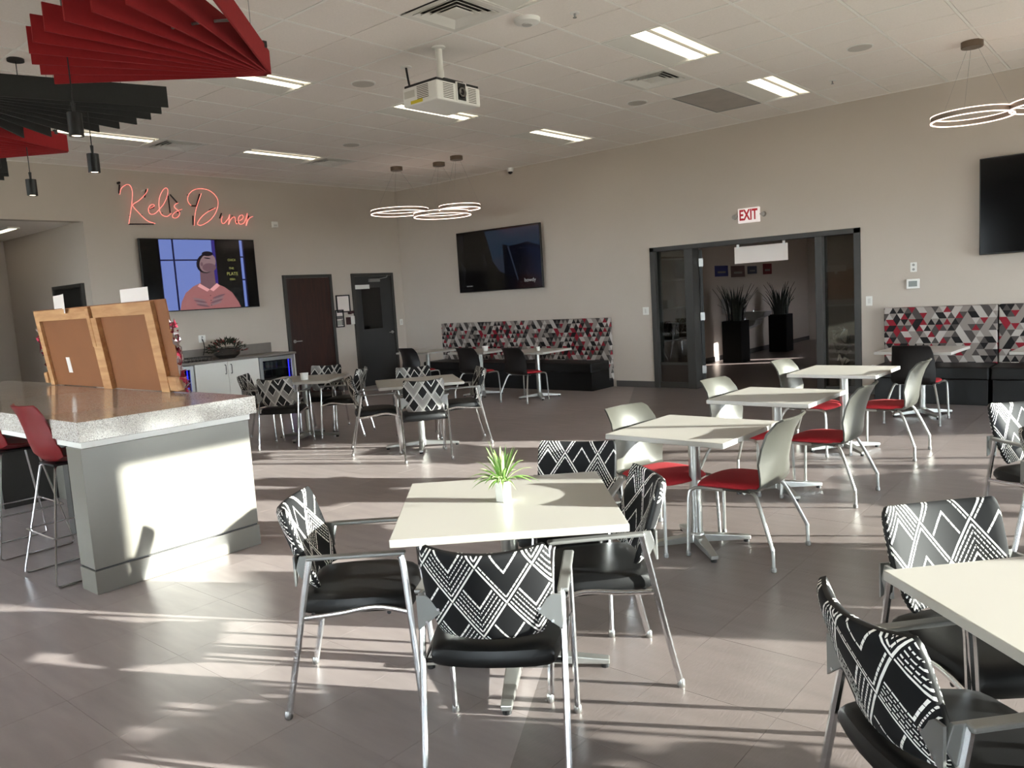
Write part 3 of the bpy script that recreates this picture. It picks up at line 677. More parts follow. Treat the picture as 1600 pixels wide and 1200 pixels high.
L2 = [(rect(.0, 1, .0, 1), emat('tv_black', (3, 3, 3), .3)), ([(.36, .98), (1, .98), (1, .62), (.62, .60), (.60, .25), (.50, .36), (.44, .50), (.40, .75)], BD), ([(.43, .50), (.57, .56), (.595, .25), (.52, .30)], BD2), ([(.57, .74), (.65, .70), (.78, .72), (.86, .74), (1, .66), (1, .22), (.58, .22), (.575, .5)], DK2),
      ([(.625, .70), (.645, .70), (.74, .14), (.725, .14)], BD2), ([(.02, .96), (.085, .96), (.08, .70), (.05, .66)], GR2), ([(.03, .55), (.10, .38), (.07, .18)], GR2), ([(.31, .62), (.35, .60), (.37, .42), (.34, .40)], GR2)]
tv('dark wall screen with bluish picture above the patterned bench', (-9.385, YE - .062, 2.258), 0, 1.99, 1.112, L2, (('howdy', .095, .865, .135, LET), ('SKIP AHEAD', .028, .14, .10, LET)))
tv('black switched-off wall screen cut off by the right edge', (-.84, YE - .062, 2.29), 0, 1.95, 1.12)

# neon script sign
NE = empty('neon_sign', (XL, 6.6, 3.3)); tag(NE, 'red glowing neon script sign on the wall above the screen', 'neon sign')
NEON= [[(5.479,3.445),(5.501,3.516),(5.545,3.568),(5.613,3.6),(5.653,3.578),(5.669,3.519),(5.665,3.448),(5.65,3.362),(5.627,3.255),(5.589,3.119),(5.564,3.019)],[(5.91,3.555),(5.892,3.511),(5.841,3.447),(5.759,3.375),(5.681,3.325),(5.653,3.295),(5.673,3.257),(5.737,3.181),(5.802,3.112),(5.87,3.063),(5.968,3.034)],[(5.908,3.26),(5.963,3.284),(5.984,3.31),(5.952,3.323),(5.904,3.288),(5.884,3.23),(5.899,3.184),(5.943,3.174),(5.998,3.198),(6.065,3.263),(6.134,3.335),(6.192,3.433),(6.223,3.523),(6.219,3.574),(6.189,3.583),(6.139,3.54),(6.091,3.457),(6.064,3.368),(6.057,3.259),(6.073,3.194),(6.114,3.155),(6.167,3.15),(6.208,3.173),(6.242,3.2)],[(6.37,3.365),(6.328,3.344),(6.301,3.31),(6.321,3.278),(6.364,3.242),(6.378,3.198),(6.345,3.149),(6.288,3.128),(6.256,3.149),(6.276,3.194),(6.34,3.238),(6.426,3.271)],[(6.585,3.335),(6.546,3.377),(6.535,3.437),(6.569,3.513),(6.64,3.574),(6.733,3.606),(6.832,3.609),(6.921,3.59),(6.999,3.538),(7.047,3.471),(7.055,3.394),(7.028,3.3),(6.971,3.205),(6.885,3.118),(6.787,3.057),(6.709,3.027),(6.661,3.042),(6.67,3.08),(6.741,3.162),(6.831,3.231),(6.92,3.28),(7.004,3.315)],[(6.778,3.533),(6.731,3.439),(6.677,3.323),(6.641,3.223),(6.618,3.124),(6.598,3.021)],[(7.113,3.187),(7.087,3.14),(7.085,3.085),(7.117,3.067),(7.164,3.103),(7.214,3.159),(7.243,3.219),(7.226,3.144),(7.207,3.057),(7.246,3.129),(7.304,3.178),(7.334,3.171),(7.336,3.116),(7.353,3.069),(7.372,3.078)],[(7.386,3.126),(7.441,3.135),(7.486,3.177),(7.477,3.216),(7.431,3.206),(7.393,3.15),(7.399,3.079),(7.442,3.068),(7.499,3.097),(7.544,3.179),(7.571,3.251),(7.558,3.179),(7.53,3.046),(7.565,3.123),(7.607,3.173),(7.675,3.203)]]
NEONB= [[(5.488,3.617),(5.491,3.617)],[(5.498,3.593),(5.478,3.459)],[(5.893,3.547),(5.853,3.423)],[(5.567,3.015),(5.948,3.026)],[(6.227,3.472),(6.231,3.207)],[(6.26,3.492),(6.366,3.369)],[(5.904,3.256),(5.985,3.281)],[(6.345,3.212),(6.395,3.24)],[(6.757,3.528),(6.678,3.334)],[(6.678,3.334),(6.593,3.333)],[(6.603,3.177),(6.591,3.029)],[(6.89,3.275),(6.978,3.312)],[(7.106,3.237),(7.062,3.15)],[(7.603,3.213),(7.579,3.164)],[(7.368,3.117),(7.364,3.082)]]

for st in NEON: MB().tube(crom([(.04, y - 6.6, z - 3.3) for y, z in st], 5), .004, 6).build('letter_tube', M_NEON, NE, smooth=True)
for st in NEONB:
    (a, b), (c, d) = st[0], st[-1]
    if abs(a - c) + abs(b - d) < .02: MB().lathe([(.018, .0), (.018, .05)], (0, a - 6.6, b - 3.3), 12, axis='x').build('stand_off', M_BLACK, NE)
    else: MB().tube([(.025, a - 6.6, b - 3.3), (.025, c - 6.6, d - 3.3)], .011, 6).build('black_sleeve', M_BLACK, NE)
for y, z in ((5.60, 3.59), (5.60, 3.15), (5.78, 3.16), (6.1, 3.2), (6.55, 3.5), (6.95, 3.3), (7.3, 3.2)): MB().tube([(0, y - 6.6, z - 3.3), (.038, y - 6.6, z - 3.3)], .006, 6).build('stand_off', M_BLACK, NE)

def plate(name, label, cat, loc, rz, w, h, detail):
    e = empty(name, loc, rz); tag(e, label, cat); MB().box(-w / 2, w / 2, -.008, 0, -h / 2, h / 2).build('cover_plate', M_WPLAST, e, bevel=.002); detail(e); return e
def rocker(e): MB().box(-.017, .017, -.012, -.006, -.033, .033).build('rocker', mat('switch_white', (206, 203, 197), .4), e, bevel=.002)
def sockets(e):
    for z in (-.028, .028): MB().lathe([(.016, -.010), (.016, -.006)], (0, 0, z), 14, axis='y').build('socket', mat('socket_grey', (150, 148, 144), .5), e)
plate('light_switch', 'white light switch left of the glazed entrance', 'switch', (-6.445, YE, 1.222), 0, .105, .12, rocker)
plate('light_switch', 'white light switch right of the glazed entrance, by the bench', 'switch', (-3.09, YE, 1.237), 0, .08, .125, rocker)
plate('light_switch', 'white light switch between grey door and room corner', 'switch', (XL, 10.876, 1.20), R(90), .08, .12, rocker)
plate('wall_outlet', 'white wall plate above the thermostat', 'outlet', (-2.555, YE, 1.64), 0, .075, .12, sockets)
plate('wall_outlet', 'low white wall outlet between entrance and right bench', 'outlet', (-3.03, YE, .33), 0, .08, .12, sockets)
wo = plate('wall_outlet', 'white wall outlet with black plug above the grey worktop', 'outlet', (XL, 6.55, 1.21), R(90), .12, .12, sockets)
MB().tube(crom([(-.02, -.03, 0), (-.02, -.06, -.03), (.0, -.05, -.15), (-.05, -.08, -.26)], 5), .008, 6).build('plug_cord', M_BLACK, wo)
th = empty('thermostat', (-2.56, YE, 1.432)); tag(th, 'white thermostat with grey display on the exit wall', 'thermostat')
MB().box(-.075, .075, -.025, 0, -.06, .06).build('case', M_WPLAST, th, bevel=.004); MB().box(-.05, .05, -.027, -.024, -.035, .035).build('display', mat('lcd', (96, 100, 92), .3), th)
bx_ = empty('wall_sensor', (XL, 8.10, 3.08), R(90)); tag(bx_, 'small white sensor box on wall right of the neon sign', 'sensor')
MB().box(-.055, .055, -.04, 0, -.05, .05).build('case', M_WPLAST, bx_, bevel=.004); MB().box(-.03, .03, -.043, -.039, -.03, .0).build('window', mat('sensor_lens', (190, 188, 184), .3), bx_)
# framed notices and dispenser between the two doors
def framed(label, y, z, w, h, layers):
    e = empty('picture_frame', (XL, y, z), R(90)); tag(e, label, 'picture'); t = .022
    for q in ((-w / 2, w / 2, -.02, 0, -h / 2, -h / 2 + t), (-w / 2, w / 2, -.02, 0, h / 2 - t, h / 2), (-w / 2, -w / 2 + t, -.02, 0, -h / 2 + t, h / 2 - t), (w / 2 - t, w / 2, -.02, 0, -h / 2 + t, h / 2 - t)): MB().box(*q).build('frame_side', M_BLACK, e)
    MB().box(-w / 2 + t, w / 2 - t, -.008, 0, -h / 2 + t, h / 2 - t).build('sheet', M_PAPER, e)
    for (a, b, c, d, m_) in layers: MB().box(a, b, -.0095, -.008, c, d).build('print', m_, e)
framed('black framed white notice between the brown and grey doors', 9.44, 1.64, .32, .33, [])
framed('smaller black framed photo sheet below the white notice', 9.335, 1.365, .19, .33, [(-.07, .07, -.01, .05, mat('print_grey', (96, 92, 92), .7)), (-.07, .03, -.13, -.03, mat('print_pale', (160, 158, 150), .7)), (.035, .07, -.13, -.02, mat('print_mid', (110, 106, 104), .7))])
hs = empty('sanitizer_dispenser', (XL, 9.565, 1.36), R(90)); tag(hs, 'small white and dark red dispenser beside the grey door', 'dispenser')
MB().box(-.02, .07, -.08, 0, -.12, .04).build('tank', M_WPLAST, hs, bevel=.01); MB().box(-.085, -.02, -.07, 0, -.12, .02).build('side_box', mat('dark_red_box', (52, 16, 18), .5), hs, bevel=.005)
for q in ((0, .10), (.06, .11)): MB().lathe([(.028, -.06), (.028, 0)], (q[0], 0, q[1]), 14, axis='y').build('knob', MATS['dark_red_box'], hs)
# exit sign
ex = empty('exit_sign', (-4.69, YE, 2.523)); tag(ex, 'white exit sign with red letters and two side lamps', 'exit sign')
MB().box(-.16, .16, -.05, 0, -.105, .105).build('case', mat('exit_white', (235, 230, 226), .4, emit=((255, 235, 230), .12)), ex, bevel=.012)
text_mesh('EXIT', .20, 'lettering', mat('exit_red', (165, 10, 26), .5, emit=((180, 10, 26), .1)), ex, (0, -.0515, 0), (R(90), 0, 0), .001, .006).scale = (.66, 1.02, 1)
for s in (-1, 1): MB().box(min(s * .16, s * .19), max(s * .16, s * .19), -.03, -.01, -.01, .01).lathe([(.03, -.06), (.038, -.02), (.02, .0)], (s * .215, 0, -.005), 14, axis='y').build('side_lamp', mat('lamp_grey', (150, 144, 138), .4), ex, smooth=True)
# banner paper in the doorway
pb = empty('paper_banner', (-4.585, YE + .10, 1.975)); tag(pb, 'blank white paper banner hanging in the glazed doorway', 'paper')
MB().box(-.395, .395, -.0015, .0015, -.12, .12).build('sheet', M_PAPER, pb)
for q in (-.34, .34): MB().box(q - .02, q + .02, -.003, .003, .10, .155).build('tape', M_WPLAST, pb)

# ================================================================ HALL THINGS
def planter(y, label):
    e = empty('snake_plant', (-6.72, y, 0)); tag(e, label, 'potted plant', 'planters in the hall'); M_LEAF = mat('dark_leaf', (22, 32, 18), .5)
    MB().box(-.20, .20, -.20, .20, 0, .82).build('planter_box', mat('matte_black', (9, 9, 9), .85, spec=.2), e, bevel=.006); MB().box(-.18, .18, -.18, .18, .80, .823).build('soil', mat('soil', (20, 15, 12), .9), e)
    for k in range(46):
        a = random.uniform(0, 6.28); r0 = random.uniform(.02, .18); h = random.uniform(.35, .75); le = random.uniform(.05, .3); w_ = random.uniform(.02, .035)
        x, y_ = r0 * math.cos(a), r0 * math.sin(a); dx, dy = math.cos(a) * le, math.sin(a) * le; tx, ty = -math.sin(a) * w_, math.cos(a) * w_
        b = MB(); n = 5
        for i in range(n + 1):
            t = i / n; ww = (1 - t ** 2.2); px, pz = x + dx * t * t, .80 + h * t; qy = y_ + dy * t * t
            b.v += [(px - tx * ww, qy - ty * ww, pz), (px + math.cos(a) * .008, qy + math.sin(a) * .008, pz), (px + tx * ww, qy + ty * ww, pz)]
        for i in range(n):
            for q in (0, 1): b.f.append((3 * i + q, 3 * i + q + 1, 3 * i + q + 4, 3 * i + q + 3))
        b.mi = [0] * len(b.f); b.build('leaf', M_LEAF, e)
planter(14.9, 'nearer tall black planter with spiky plant in the hall'); planter(17.25, 'farther tall black planter with spiky plant in the hall')
df = empty('drinking_fountain', (HX0, 15.75, 0)); df.scale = (1.5, 1, 1); tag(df, 'grey two-level drinking fountain between the hall planters', 'drinking fountain')
def basin(y0, y1, z, nm):
    MB().prism([(0, z - .32), (.10, z - .32), (.46, z - .10), (.50, z), (0, z)], y0, y1, axis='y').build(nm, M_STEEL, df, bevel=.01)
basin(-.42, -.02, .80, 'low_basin'); basin(.02, .42, .95, 'high_basin')
MB().box(0, .12, -.40, .40, .95, 1.25).build('back_panel', M_STEEL, df, bevel=.004); MB().box(0, .22, -.36, -.06, .0, .5).build('pedestal', M_STEEL, df, bevel=.01)
for y0, z in ((-.22, .80), (.22, .95)): MB().tube([(.28, y0, z), (.28, y0, z + .03), (.31, y0, z + .05), (.34, y0, z + .04)], .009, 6).build('spout', M_CHROME, df)
for y, z, w_, h, c, t in ((15.4, 1.83, .62, .22, (52, 58, 120), 'blue'), (16.2, 1.81, .7, .24, (92, 70, 66), 'faded pink'), (16.95, 1.83, .5, .17, (54, 58, 76), 'slate'), (17.8, 1.84, .5, .24, (110, 34, 40), 'red')):
    e = empty('wall_poster', (HX0, y, z), R(90)); tag(e, t + ' poster on the dark left wall of the hall', 'poster')
    MB().box(-w_ / 2, w_ / 2, -.006, 0, -h / 2, h / 2).build('sheet', mat('poster_' + t.replace(' ', '_'), c, .7, noise=(9, .25)), e)
    MB().box(-w_ * .3, w_ * .3, -.0075, -.006, -h * .2, -h * .02).build('print', mat('poster_print', (130, 128, 124), .7), e)
# display shelf seen through the left sidelight
sh = empty('display_shelf', (-6.95, 12.35, 0)); tag(sh, 'tall brown display shelf behind the left sidelight glass', 'shelf'); M_SHW = wood_mat('shelf_wood', (72, 44, 26), (104, 66, 40), 2, (6, 6, 1))
MB().box(-.25, -.22, -1.0, 1.0, 0, 2.1).build('back_board', M_SHW, sh)
for s in (-1, 1): MB().box(-.25, .2, s * 1.0 - .02, s * 1.0 + .02, 0, 2.1).build('side_board', M_SHW, sh)
for z in (.05, .62, 1.18, 1.70, 2.08): MB().box(-.22, .2, -.98, .98, z - .015, z + .015).build('shelf_board', M_SHW, sh)
for y, z, w_, h, c, t in ((-.62, 1.195, .12, .26, (160, 150, 132), 'tall cream'), (-.30, 1.195, .18, .22, (150, 136, 118), 'square tan'), (.15, 1.195, .2, .15, (92, 76, 60), 'low brown'), (-.5, .635, .3, .4, (120, 74, 44), 'large wooden'), (.3, .635, .25, .3, (70, 62, 56), 'grey')):
    e = empty('display_box', (-6.92, 12.35 + y, z)); tag(e, t + ' box on the brown shelf behind the sidelight', 'box'); m_ = mat('box_' + t.replace(' ', '_'), c, .6)
    MB().box(-.08, .08, -w_ / 2, w_ / 2, 0, h * .8).build('carton', m_, e, bevel=.003); MB().box(-.085, .085, -w_ / 2 - .004, w_ / 2 + .004, h * .8, h).build('lid', m_, e, bevel=.003)
# silver foil added to stand in for reflections in the right sidelight
fb = empty('reflection_foil', (-3.62, 11.6, 0)); tag(fb, 'crumpled silver foil standing in for reflections in the right sidelight glass', 'reflection stand-in')
MB().lathe([(.09, 0), (.11, .28), (.10, .28), (.08, .02)], seg=16).build('bucket', M_STEEL, fb, smooth=True)
for k in range(16):
    a = random.uniform(0, 6.28); z = .28 + .034 * k; q = .07 + .05 * random.random(); b = MB(); c = Vector((.06 * math.cos(a), .06 * math.sin(a), z))
    for t in range(6): b.v.append(tuple(c + Vector((random.uniform(-q, q), random.uniform(-q, q), random.uniform(-q, q)))))
    b.f = [(0, 1, 2), (0, 2, 3), (0, 3, 4), (1, 2, 5), (2, 3, 5)]; b.mi = [0] * 5; b.build('foil_piece', M_CHROME, fb)

# ================================================================ BACK COUNTER
CF, CT = -11.48, .88
wt = empty('worktop', (XL, 6.6, 0)); tag(wt, 'grey stone worktop with backsplash along the left wall', 'worktop')
MB().box(.0, .64, -1.62, 1.27, CT - .035, CT).build('slab', M_STONE, wt, bevel=.004); MB().box(0, .02, -1.62, 1.20, CT, CT + .17).build('backsplash', M_STONE, wt, bevel=.002)
MB().box(.02, .60, 1.245, 1.265, 0, CT - .036).build('end_panel', M_WHITE, wt)
cb = empty('base_cabinet', (XL, 6.605, 0)); tag(cb, 'white two-door base cabinet between the two drink coolers', 'cabinet')
MB().box(.01, .585, -.555, .555, .1, CT - .037).box(.01, .53, -.555, .555, 0, .1).build('carcass', M_WHITE, cb)
for s in (-1, 1):
    dr = MB().box(.587, .607, min(s * .003, s * .552), max(s * .003, s * .552), .11, CT - .042).build('cabinet_door', M_WHITE, cb, bevel=.003)
    MB().tube(crom([(.607, s * .05, .79), (.635, s * .05, .785), (.637, s * .05, .72), (.635, s * .05, .655), (.607, s * .05, .65)], 4), .006, 6).build('handle', M_BLACK, dr, smooth=True)
M_BLUEL = mat('blue_led', (40, 40, 255), .5, emit=((50, 50, 255), 1.6)); M_CDARK = mat('cooler_inside', (20, 20, 24), .5)
def cooler(yc, w_, label, led):
    e = empty('drink_cooler', (XL, yc, 0)); tag(e, label, 'fridge'); h = CT - .045; W = w_ / 2
    b = MB().box(.02, .05, -W, W, .02, h).box(.05, .575, -W, -W + .025, .02, h).box(.05, .575, W - .025, W, .02, h).box(.05, .575, -W, W, .02, .07).box(.05, .575, -W, W, h - .03, h).build('cabinet_body', M_CDARK, e)
    for z in (.26, .44, .62): MB().box(.07, .55, -W + .03, W - .03, z - .004, z + .004).build('wire_shelf', M_STEEL, e)
    d = MB().box(.578, .61, -W + .004, -W + .06, .05, h).box(.578, .61, W - .06, W - .004, .05, h).box(.578, .61, -W + .06, W - .06, .05, .11).box(.578, .61, -W + .06, W - .06, h - .06, h).build('door_frame', M_STEEL, e, bevel=.003)
    MB().box(.590, .596, -W + .06, W - .06, .11, h - .06).build('door_glass', M_GLASSD, d)
    MB().box(.54, .556, led * (W - .08) - .006, led * (W - .08) + .006, .12, h - .07).build('led_strip', M_BLUEL, e)
    return e
cooler(7.505, .67, 'steel drink cooler with blue light at the right worktop end', 1); cooler(5.70, .67, 'steel drink cooler with blue light, half hidden by the brown board', 1)
for k, y in enumerate((7.30, 7.40, 7.47, 7.55)):
    e = empty('drink_can', (-11.62, y, .626)); tag(e, ('leftmost', 'second from left', 'third from left', 'rightmost')[k] + ' silver drink can in the right drink cooler', 'can', 'cans in the right cooler')
    MB().lathe([(.026, 0), (.033, .008), (.033, .105), (.027, .12)], seg=14).build('can_body', M_STEEL, e, smooth=True); MB().lathe([(.027, .119), (.025, .121)], seg=14).build('can_top', M_GREYMET, e)
# wreath-like basket on the worktop
wr = empty('greenery_basket', (-11.72, 6.75, CT)); tag(wr, 'dark basket of greenery with red accents on the worktop', 'plant basket')
MB().lathe([(.12, 0), (.2, .06), (.21, .15), (.19, .15), (.17, .05), (.0, .03)], seg=20).build('basket', mat('dark_wicker', (34, 26, 20), .8, noise=(60, .3)), wr, smooth=True)
b = MB(); ms = [mat('evergreen', (30, 38, 22), .8), mat('red_berry', (120, 34, 26), .6)]
for k in range(420):
    a, ph, r = random.uniform(0, 6.28), random.uniform(-.3, 1.4), random.uniform(.6, 1.0)
    c = Vector((.20 * r * math.cos(a) * math.cos(ph), .34 * r * math.sin(a) * math.cos(ph), .14 + .17 * r * math.sin(ph))); d = c - Vector((0, 0, .1)); d.normalize()
    t = d.orthogonal().normalized() * .012; e_ = c + d * random.uniform(.03, .07) + Vector((random.uniform(-.02, .02), random.uniform(-.02, .02), 0)); n = len(b.v)
    b.v += [tuple(c - t), tuple(c + t), tuple(e_)]; b.f.append((n, n + 1, n + 2)); b.mi.append(1 if random.random() < .13 else 0)
tag(b.build('greenery', ms, wr), kind='stuff')
tr = empty('wire_tray', (-11.66, 6.18, CT)); tag(tr, 'low black wire tray left of the greenery basket', 'tray')
MB().tube([(-.14, -.2, .06), (.14, -.2, .06), (.14, .2, .06), (-.14, .2, .06)], .006, 6, closed=True).build('rim', M_BLACK, tr)
for k in range(7): y = -.18 + .06 * k; MB().tube([(-.14, y, .06), (-.13, y, .006), (.13, y, .006), (.14, y, .06)], .004, 5).build('wire', M_BLACK, tr)

# ================================================================ ISLAND
isl = empty('island', (-4.83, 1.81, 0)); tag(isl, 'long island counter with speckled stone top and pale end panel', 'island')
IL = 4.7; ID = 1.06
top = MB().box(-IL, .03, -.02, ID + .07, .91, 1.03).build('stone_top', M_QUARTZ, isl, bevel=.004)
MB().box(-IL + .05, .0, .0, ID + .03, .872, .91).build('sub_top', M_WHITE, isl)
MB().box(-.2, .01, -.012, ID + .01, .150, .872).build('end_panel', M_PANEL, isl, bevel=.003)
MB().box(-.2, .015, -.016, ID + .014, 0, .140).build('plinth', M_PANEL, isl, bevel=.003); MB().box(-.19, .004, -.006, ID + .004, .14, .15).build('shadow_joint', M_BLACK, isl)
MB().box(-IL + .1, -.2, ID - .16, ID - .02, 0, .872).build('knee_wall', M_PANEL, isl)
MB().box(-IL + .05, -IL + .25, 0, ID, 0, .872).build('end_panel', M_PANEL, isl, bevel=.003)
for x in (-1.55, -3.1): MB().box(x - .05, x + .05, .45, ID - .16, 0, .872).build('support_panel', M_GFRAME, isl)

# bar stools
def stool():
    e = empty('bar_stool'); e['category'] = 'bar stool'
    us = [-1 + i / 6 for i in range(13)]; path = [(.20, .742, .19), (.10, .735, .205), (-.02, .735, .215), (-.11, .75, .222), (-.16, .80, .225), (-.18, .88, .222), (-.20, .97, .212), (-.225, 1.05, .2), (-.25, 1.10, .185), (-.262, 1.118, .165)]
    def fn(u, v):
        i = int(v); y, z, w_ = path[i]; y2, z2, _ = path[min(i + 1, len(path) - 1)]; y1, z1, _ = path[max(i - 1, 0)]
        ty, tz = y2 - y1, z2 - z1; L = math.hypot(ty, tz); ny, nz = -tz / L, ty / L; ny, nz = (ny, nz) if True else (ny, nz)
        # edges of the shell curl up/forward
        cy, cz = .055 * u * u * (1 if i > 3 else .3), .045 * u * u * (1 if i < 5 else 0)
        p = Vector((u * w_, y + cy, z + cz)); nrm = Vector((0, -ny, -nz)) * .005
        return p + nrm, p - nrm
    MB().slab(fn, us, list(range(len(path)))).build('seat_shell', M_REDPL, e, smooth=True)
    for s in (-1, 1):
        MB().tube([(s * .09, -.09, .728), (s * .12, -.115, .71), (s * .25, -.232, .05), (s * .256, -.235, .022), (s * .257, -.222, .010), (s * .257, -.20, .008), (s * .257, .20, .008), (s * .257, .222, .010), (s * .256, .235, .022), (s * .25, .232, .05), (s * .12, .115, .71), (s * .09, .09, .728)], .0072, 8).build('sled_leg', M_CHROME, e, smooth=True)
    MB().tube([(-.225, -.205, .30), (.225, -.205, .30)], .006, 6).build('cross_bar', M_CHROME, e); MB().tube([(-.225, .205, .30), (.225, .205, .30)], .008, 6).build('foot_rest', M_CHROME, e)
    for s in (-1, 1): MB().tube([(s * .228, -.205, .30), (s * .228, .205, .30)], .006, 6).build('side_bar', M_CHROME, e)
    MB().box(-.12, .12, -.12, .12, .722, .733).build('mount_plate', M_BLACK, e)
    return e
sp = placer(stool())
sp((-5.41, 1.93, 0), 0, 'red shell bar stool nearest the island end panel', 'red bar stools at the island'); sp((-6.38, 1.93, 0), 0, 'red shell bar stool cut off by the left edge', 'red bar stools at the island')

# brown board leaning on the island, seen from the back
bo = empty('framed_board', (-6.90, 2.86, 1.034)); tag(bo, 'large brown board with pine back frame propped on the island', 'board'); bo.rotation_euler = (R(6.5), 0, 0)
W, H_ = 1.275, .70
MB().box(-W, W, .012, .022, 0, H_).build('backing', M_BOARD, bo)
MB().box(-W + .06, -.02, -.012, .012, H_ - .10, H_ - .005).build('top_rail', M_PINE, bo, bevel=.002); MB().box(.04, W - .28, -.010, .012, H_ - .10, H_ - .005).build('top_rail', M_PINE, bo, bevel=.002)
MB().box(-W + .06, -W + .15, -.014, .012, 0, H_ - .1).build('stile', M_PINE, bo, bevel=.002); MB().box(-.03, .13, -.028, .012, 0, H_ - .10).build('stile', M_PINE, bo, bevel=.002); MB().box(-.035, .03, -.033, -.0, H_ - .34, H_ - .02).build('splint', M_PINE, bo, bevel=.004)
MB().box(W - .30, W - .17, -.020, .012, 0, H_ - .005).build('stile', M_PINE, bo, bevel=.002); MB().box(W - .12, W + .0, -.04, .012, .02, .13).build('corner_block', M_PINE, bo, bevel=.003); MB().box(-W - .01, -W + .06, -.03, .012, .02, .12).build('corner_block', M_PINE, bo, bevel=.003)
MB().box(-.78, -.70, .009, .012, .12, .26).build('paper_label', M_PAPER, bo)
for s, n in ((-1, 18), (1, 34)):
    g_ = MB()
    for k in range(n):
        z = .0 + H_ * .8 * k / n; x = s * (W + .005); n0 = len(g_.v)
        for q in range(4): g_.v.append((x + s * random.uniform(-.01, .05), .02 + random.uniform(-.03, .03), z + random.uniform(-.05, .06)))
        g_.f += [(n0, n0 + 1, n0 + 2), (n0 + 1, n0 + 2, n0 + 3)]; g_.mi += [k % 2, k % 2]
    tag(g_.build('tinsel_garland', [mat('tinsel_silver', (214, 200, 200), .2, .9), mat('tinsel_red', (150, 40, 60), .3, .7)], bo), kind='stuff')
def sheet(label, loc, w_, h, rz, curl):
    e = empty('paper_sheet', loc, rz); tag(e, label, 'paper')
    b = MB(); N = 8
    def fn(u, v): t = (u + 1) / 2; p = Vector((w_ * (t - .5), -curl * t * t, h * v)); return p + Vector((0, -.0006, 0)), p + Vector((0, .0006, 0))
    b.slab(fn, [-1 + 2 * i / N for i in range(N + 1)], [0, .5, 1]).build('sheet', M_PAPER, e, smooth=True); MB().box(-w_ * .06, w_ * .06, -.003, .003, -.06, .0).build('clip', M_WPLAST, e)
sheet('curled white sheet sticking up behind the brown board, left', (-7.56, 2.82, 1.685), .52, .165, R(-6), .05); sheet('flat white sheet sticking up behind the brown board, right', (-6.16, 2.82, 1.685), .47, .15, 0, .0)

# ================================================================ BENCHES
def bench(x0, x1, label, secs, ends=(True, True)):
    e = empty('banquette_bench', ((x0 + x1) / 2, YE, 0)); tag(e, label, 'bench'); L = (x1 - x0) / 2
    n = len(secs) - 1
    for i in range(n):
        a, b_ = -L + 2 * L * secs[i], -L + 2 * L * secs[i + 1]
        MB().box(a + .004, b_ - .004, -.14, -.015, .12, 1.14).build('back_panel', M_BENCH, e, bevel=.012)
        MB().box(a + .004, b_ - .004, -.68, -.14, .30, .45).build('seat_cushion', M_VINYL, e, bevel=.02)
    MB().box(-L + .02, L - .02, -.64, -.02, .0, .30).build('seat_base', M_VINYL, e, bevel=.004)
    return e
bench(-10.92, -7.08, 'long bench with red and grey patterned back below bluish screen', [0, .62, 1]); bench(-2.88, -1.612, 'bench with patterned back nearest the thermostat', [0, 1]); bench(-1.608, .30, 'bench with patterned back at the right photo edge', [0, 1])

# ================================================================ TABLES
def table(S, arm, base_rot):
    e = empty('square_table'); e['category'] = 'table'; h = .737
    MB().box(-S / 2, S / 2, -S / 2, S / 2, h - .030, h).build('table_top', M_TABLE, e, bevel=.003)
    MB().lathe([(.036, .07), (.036, h - .045)], seg=20).build('column', M_SILVER, e, smooth=True)
    MB().box(-S * .3, S * .3, -.03, .03, h - .045, h - .031).box(-.03, .03, -S * .3, S * .3, h - .044, h - .031).build('top_bracket', M_BLACK, e)
    MB().lathe([(.05, .03), (.05, .075), (.04, .09)], seg=20).build('base_hub', M_SILVER, e, smooth=True)
    for k in range(4):
        a = base_rot + k * math.pi / 2; Mt = Matrix.Rotation(a, 4, 'Z'); b = MB()
        P = [(.0, .035, .030), (.0, .035, .082), (arm, .022, .018), (arm, .022, .040)]
        b.v = [tuple(Mt @ Vector((x, s * y, z))) for s in (-1, 1) for x, y, z in P]
        b.f = [(0, 1, 3, 2), (4, 6, 7, 5), (1, 5, 7, 3), (0, 2, 6, 4), (2, 3, 7, 6), (0, 4, 5, 1)]; b.mi = [0] * 6
        ft = b.build('base_arm', M_SILVER, e, bevel=.004); p = Mt @ Vector((arm - .02, 0, 0)); MB().lathe([(.018, 0), (.018, .02)], (p.x, p.y, 0), 12).build('foot_glide', M_BLACK, ft)
    return e
tL = placer(table(.887, .40, R(-8))); tS = placer(table(.765, .33, R(45)))
G1, G2 = 'large square white tables', 'small square white tables'
tL((-2.151, 2.45, 0), R(41.7), 'square white table with potted plant, four chevron chairs around', G1); tL((-.01, 2.38, 0), R(46), 'square white table cut off by the lower right edge', G1)
tL((-6.33, 5.87, 0), R(52), 'square white table among chevron chairs, right of the middle two', G1); tL((-8.25, 5.75, 0), R(35), 'square white table with chevron chairs near the drink cooler', G1)
tL((.05, 4.83, 0), R(45), 'square white table whose corner just enters at right edge', G1)
tS((-2.225, 4.29, 0), R(-1), 'nearest small white table of the red-seat row', G2); tS((-2.28, 5.74, 0), R(-1), 'middle small white table of the red-seat row', G2); tS((-2.31, 7.40, 0), R(0), 'farthest small white table of the red-seat row', G2)
for x, t in ((-9.95, 'leftmost white table at the long bench'), (-8.70, 'middle white table at the long bench'), (-7.52, 'rightmost white table at the long bench'), (-2.13, 'white table in front of the bench by the thermostat'), (-.86, 'white table at the bench cut off by the right edge')):
    tS((x, 9.50, 0), R(-3 if x > -5 else 2), t, G2)
tL((1.62, 3.2, 0), R(43), 'nearest white table by the windows, out of view', G1); tL((1.75, 5.7, 0), R(45), 'white table by the windows, out of view', G1); tL((1.9, 7.9, 0), R(40), 'farther white table by the windows, out of view', G1)

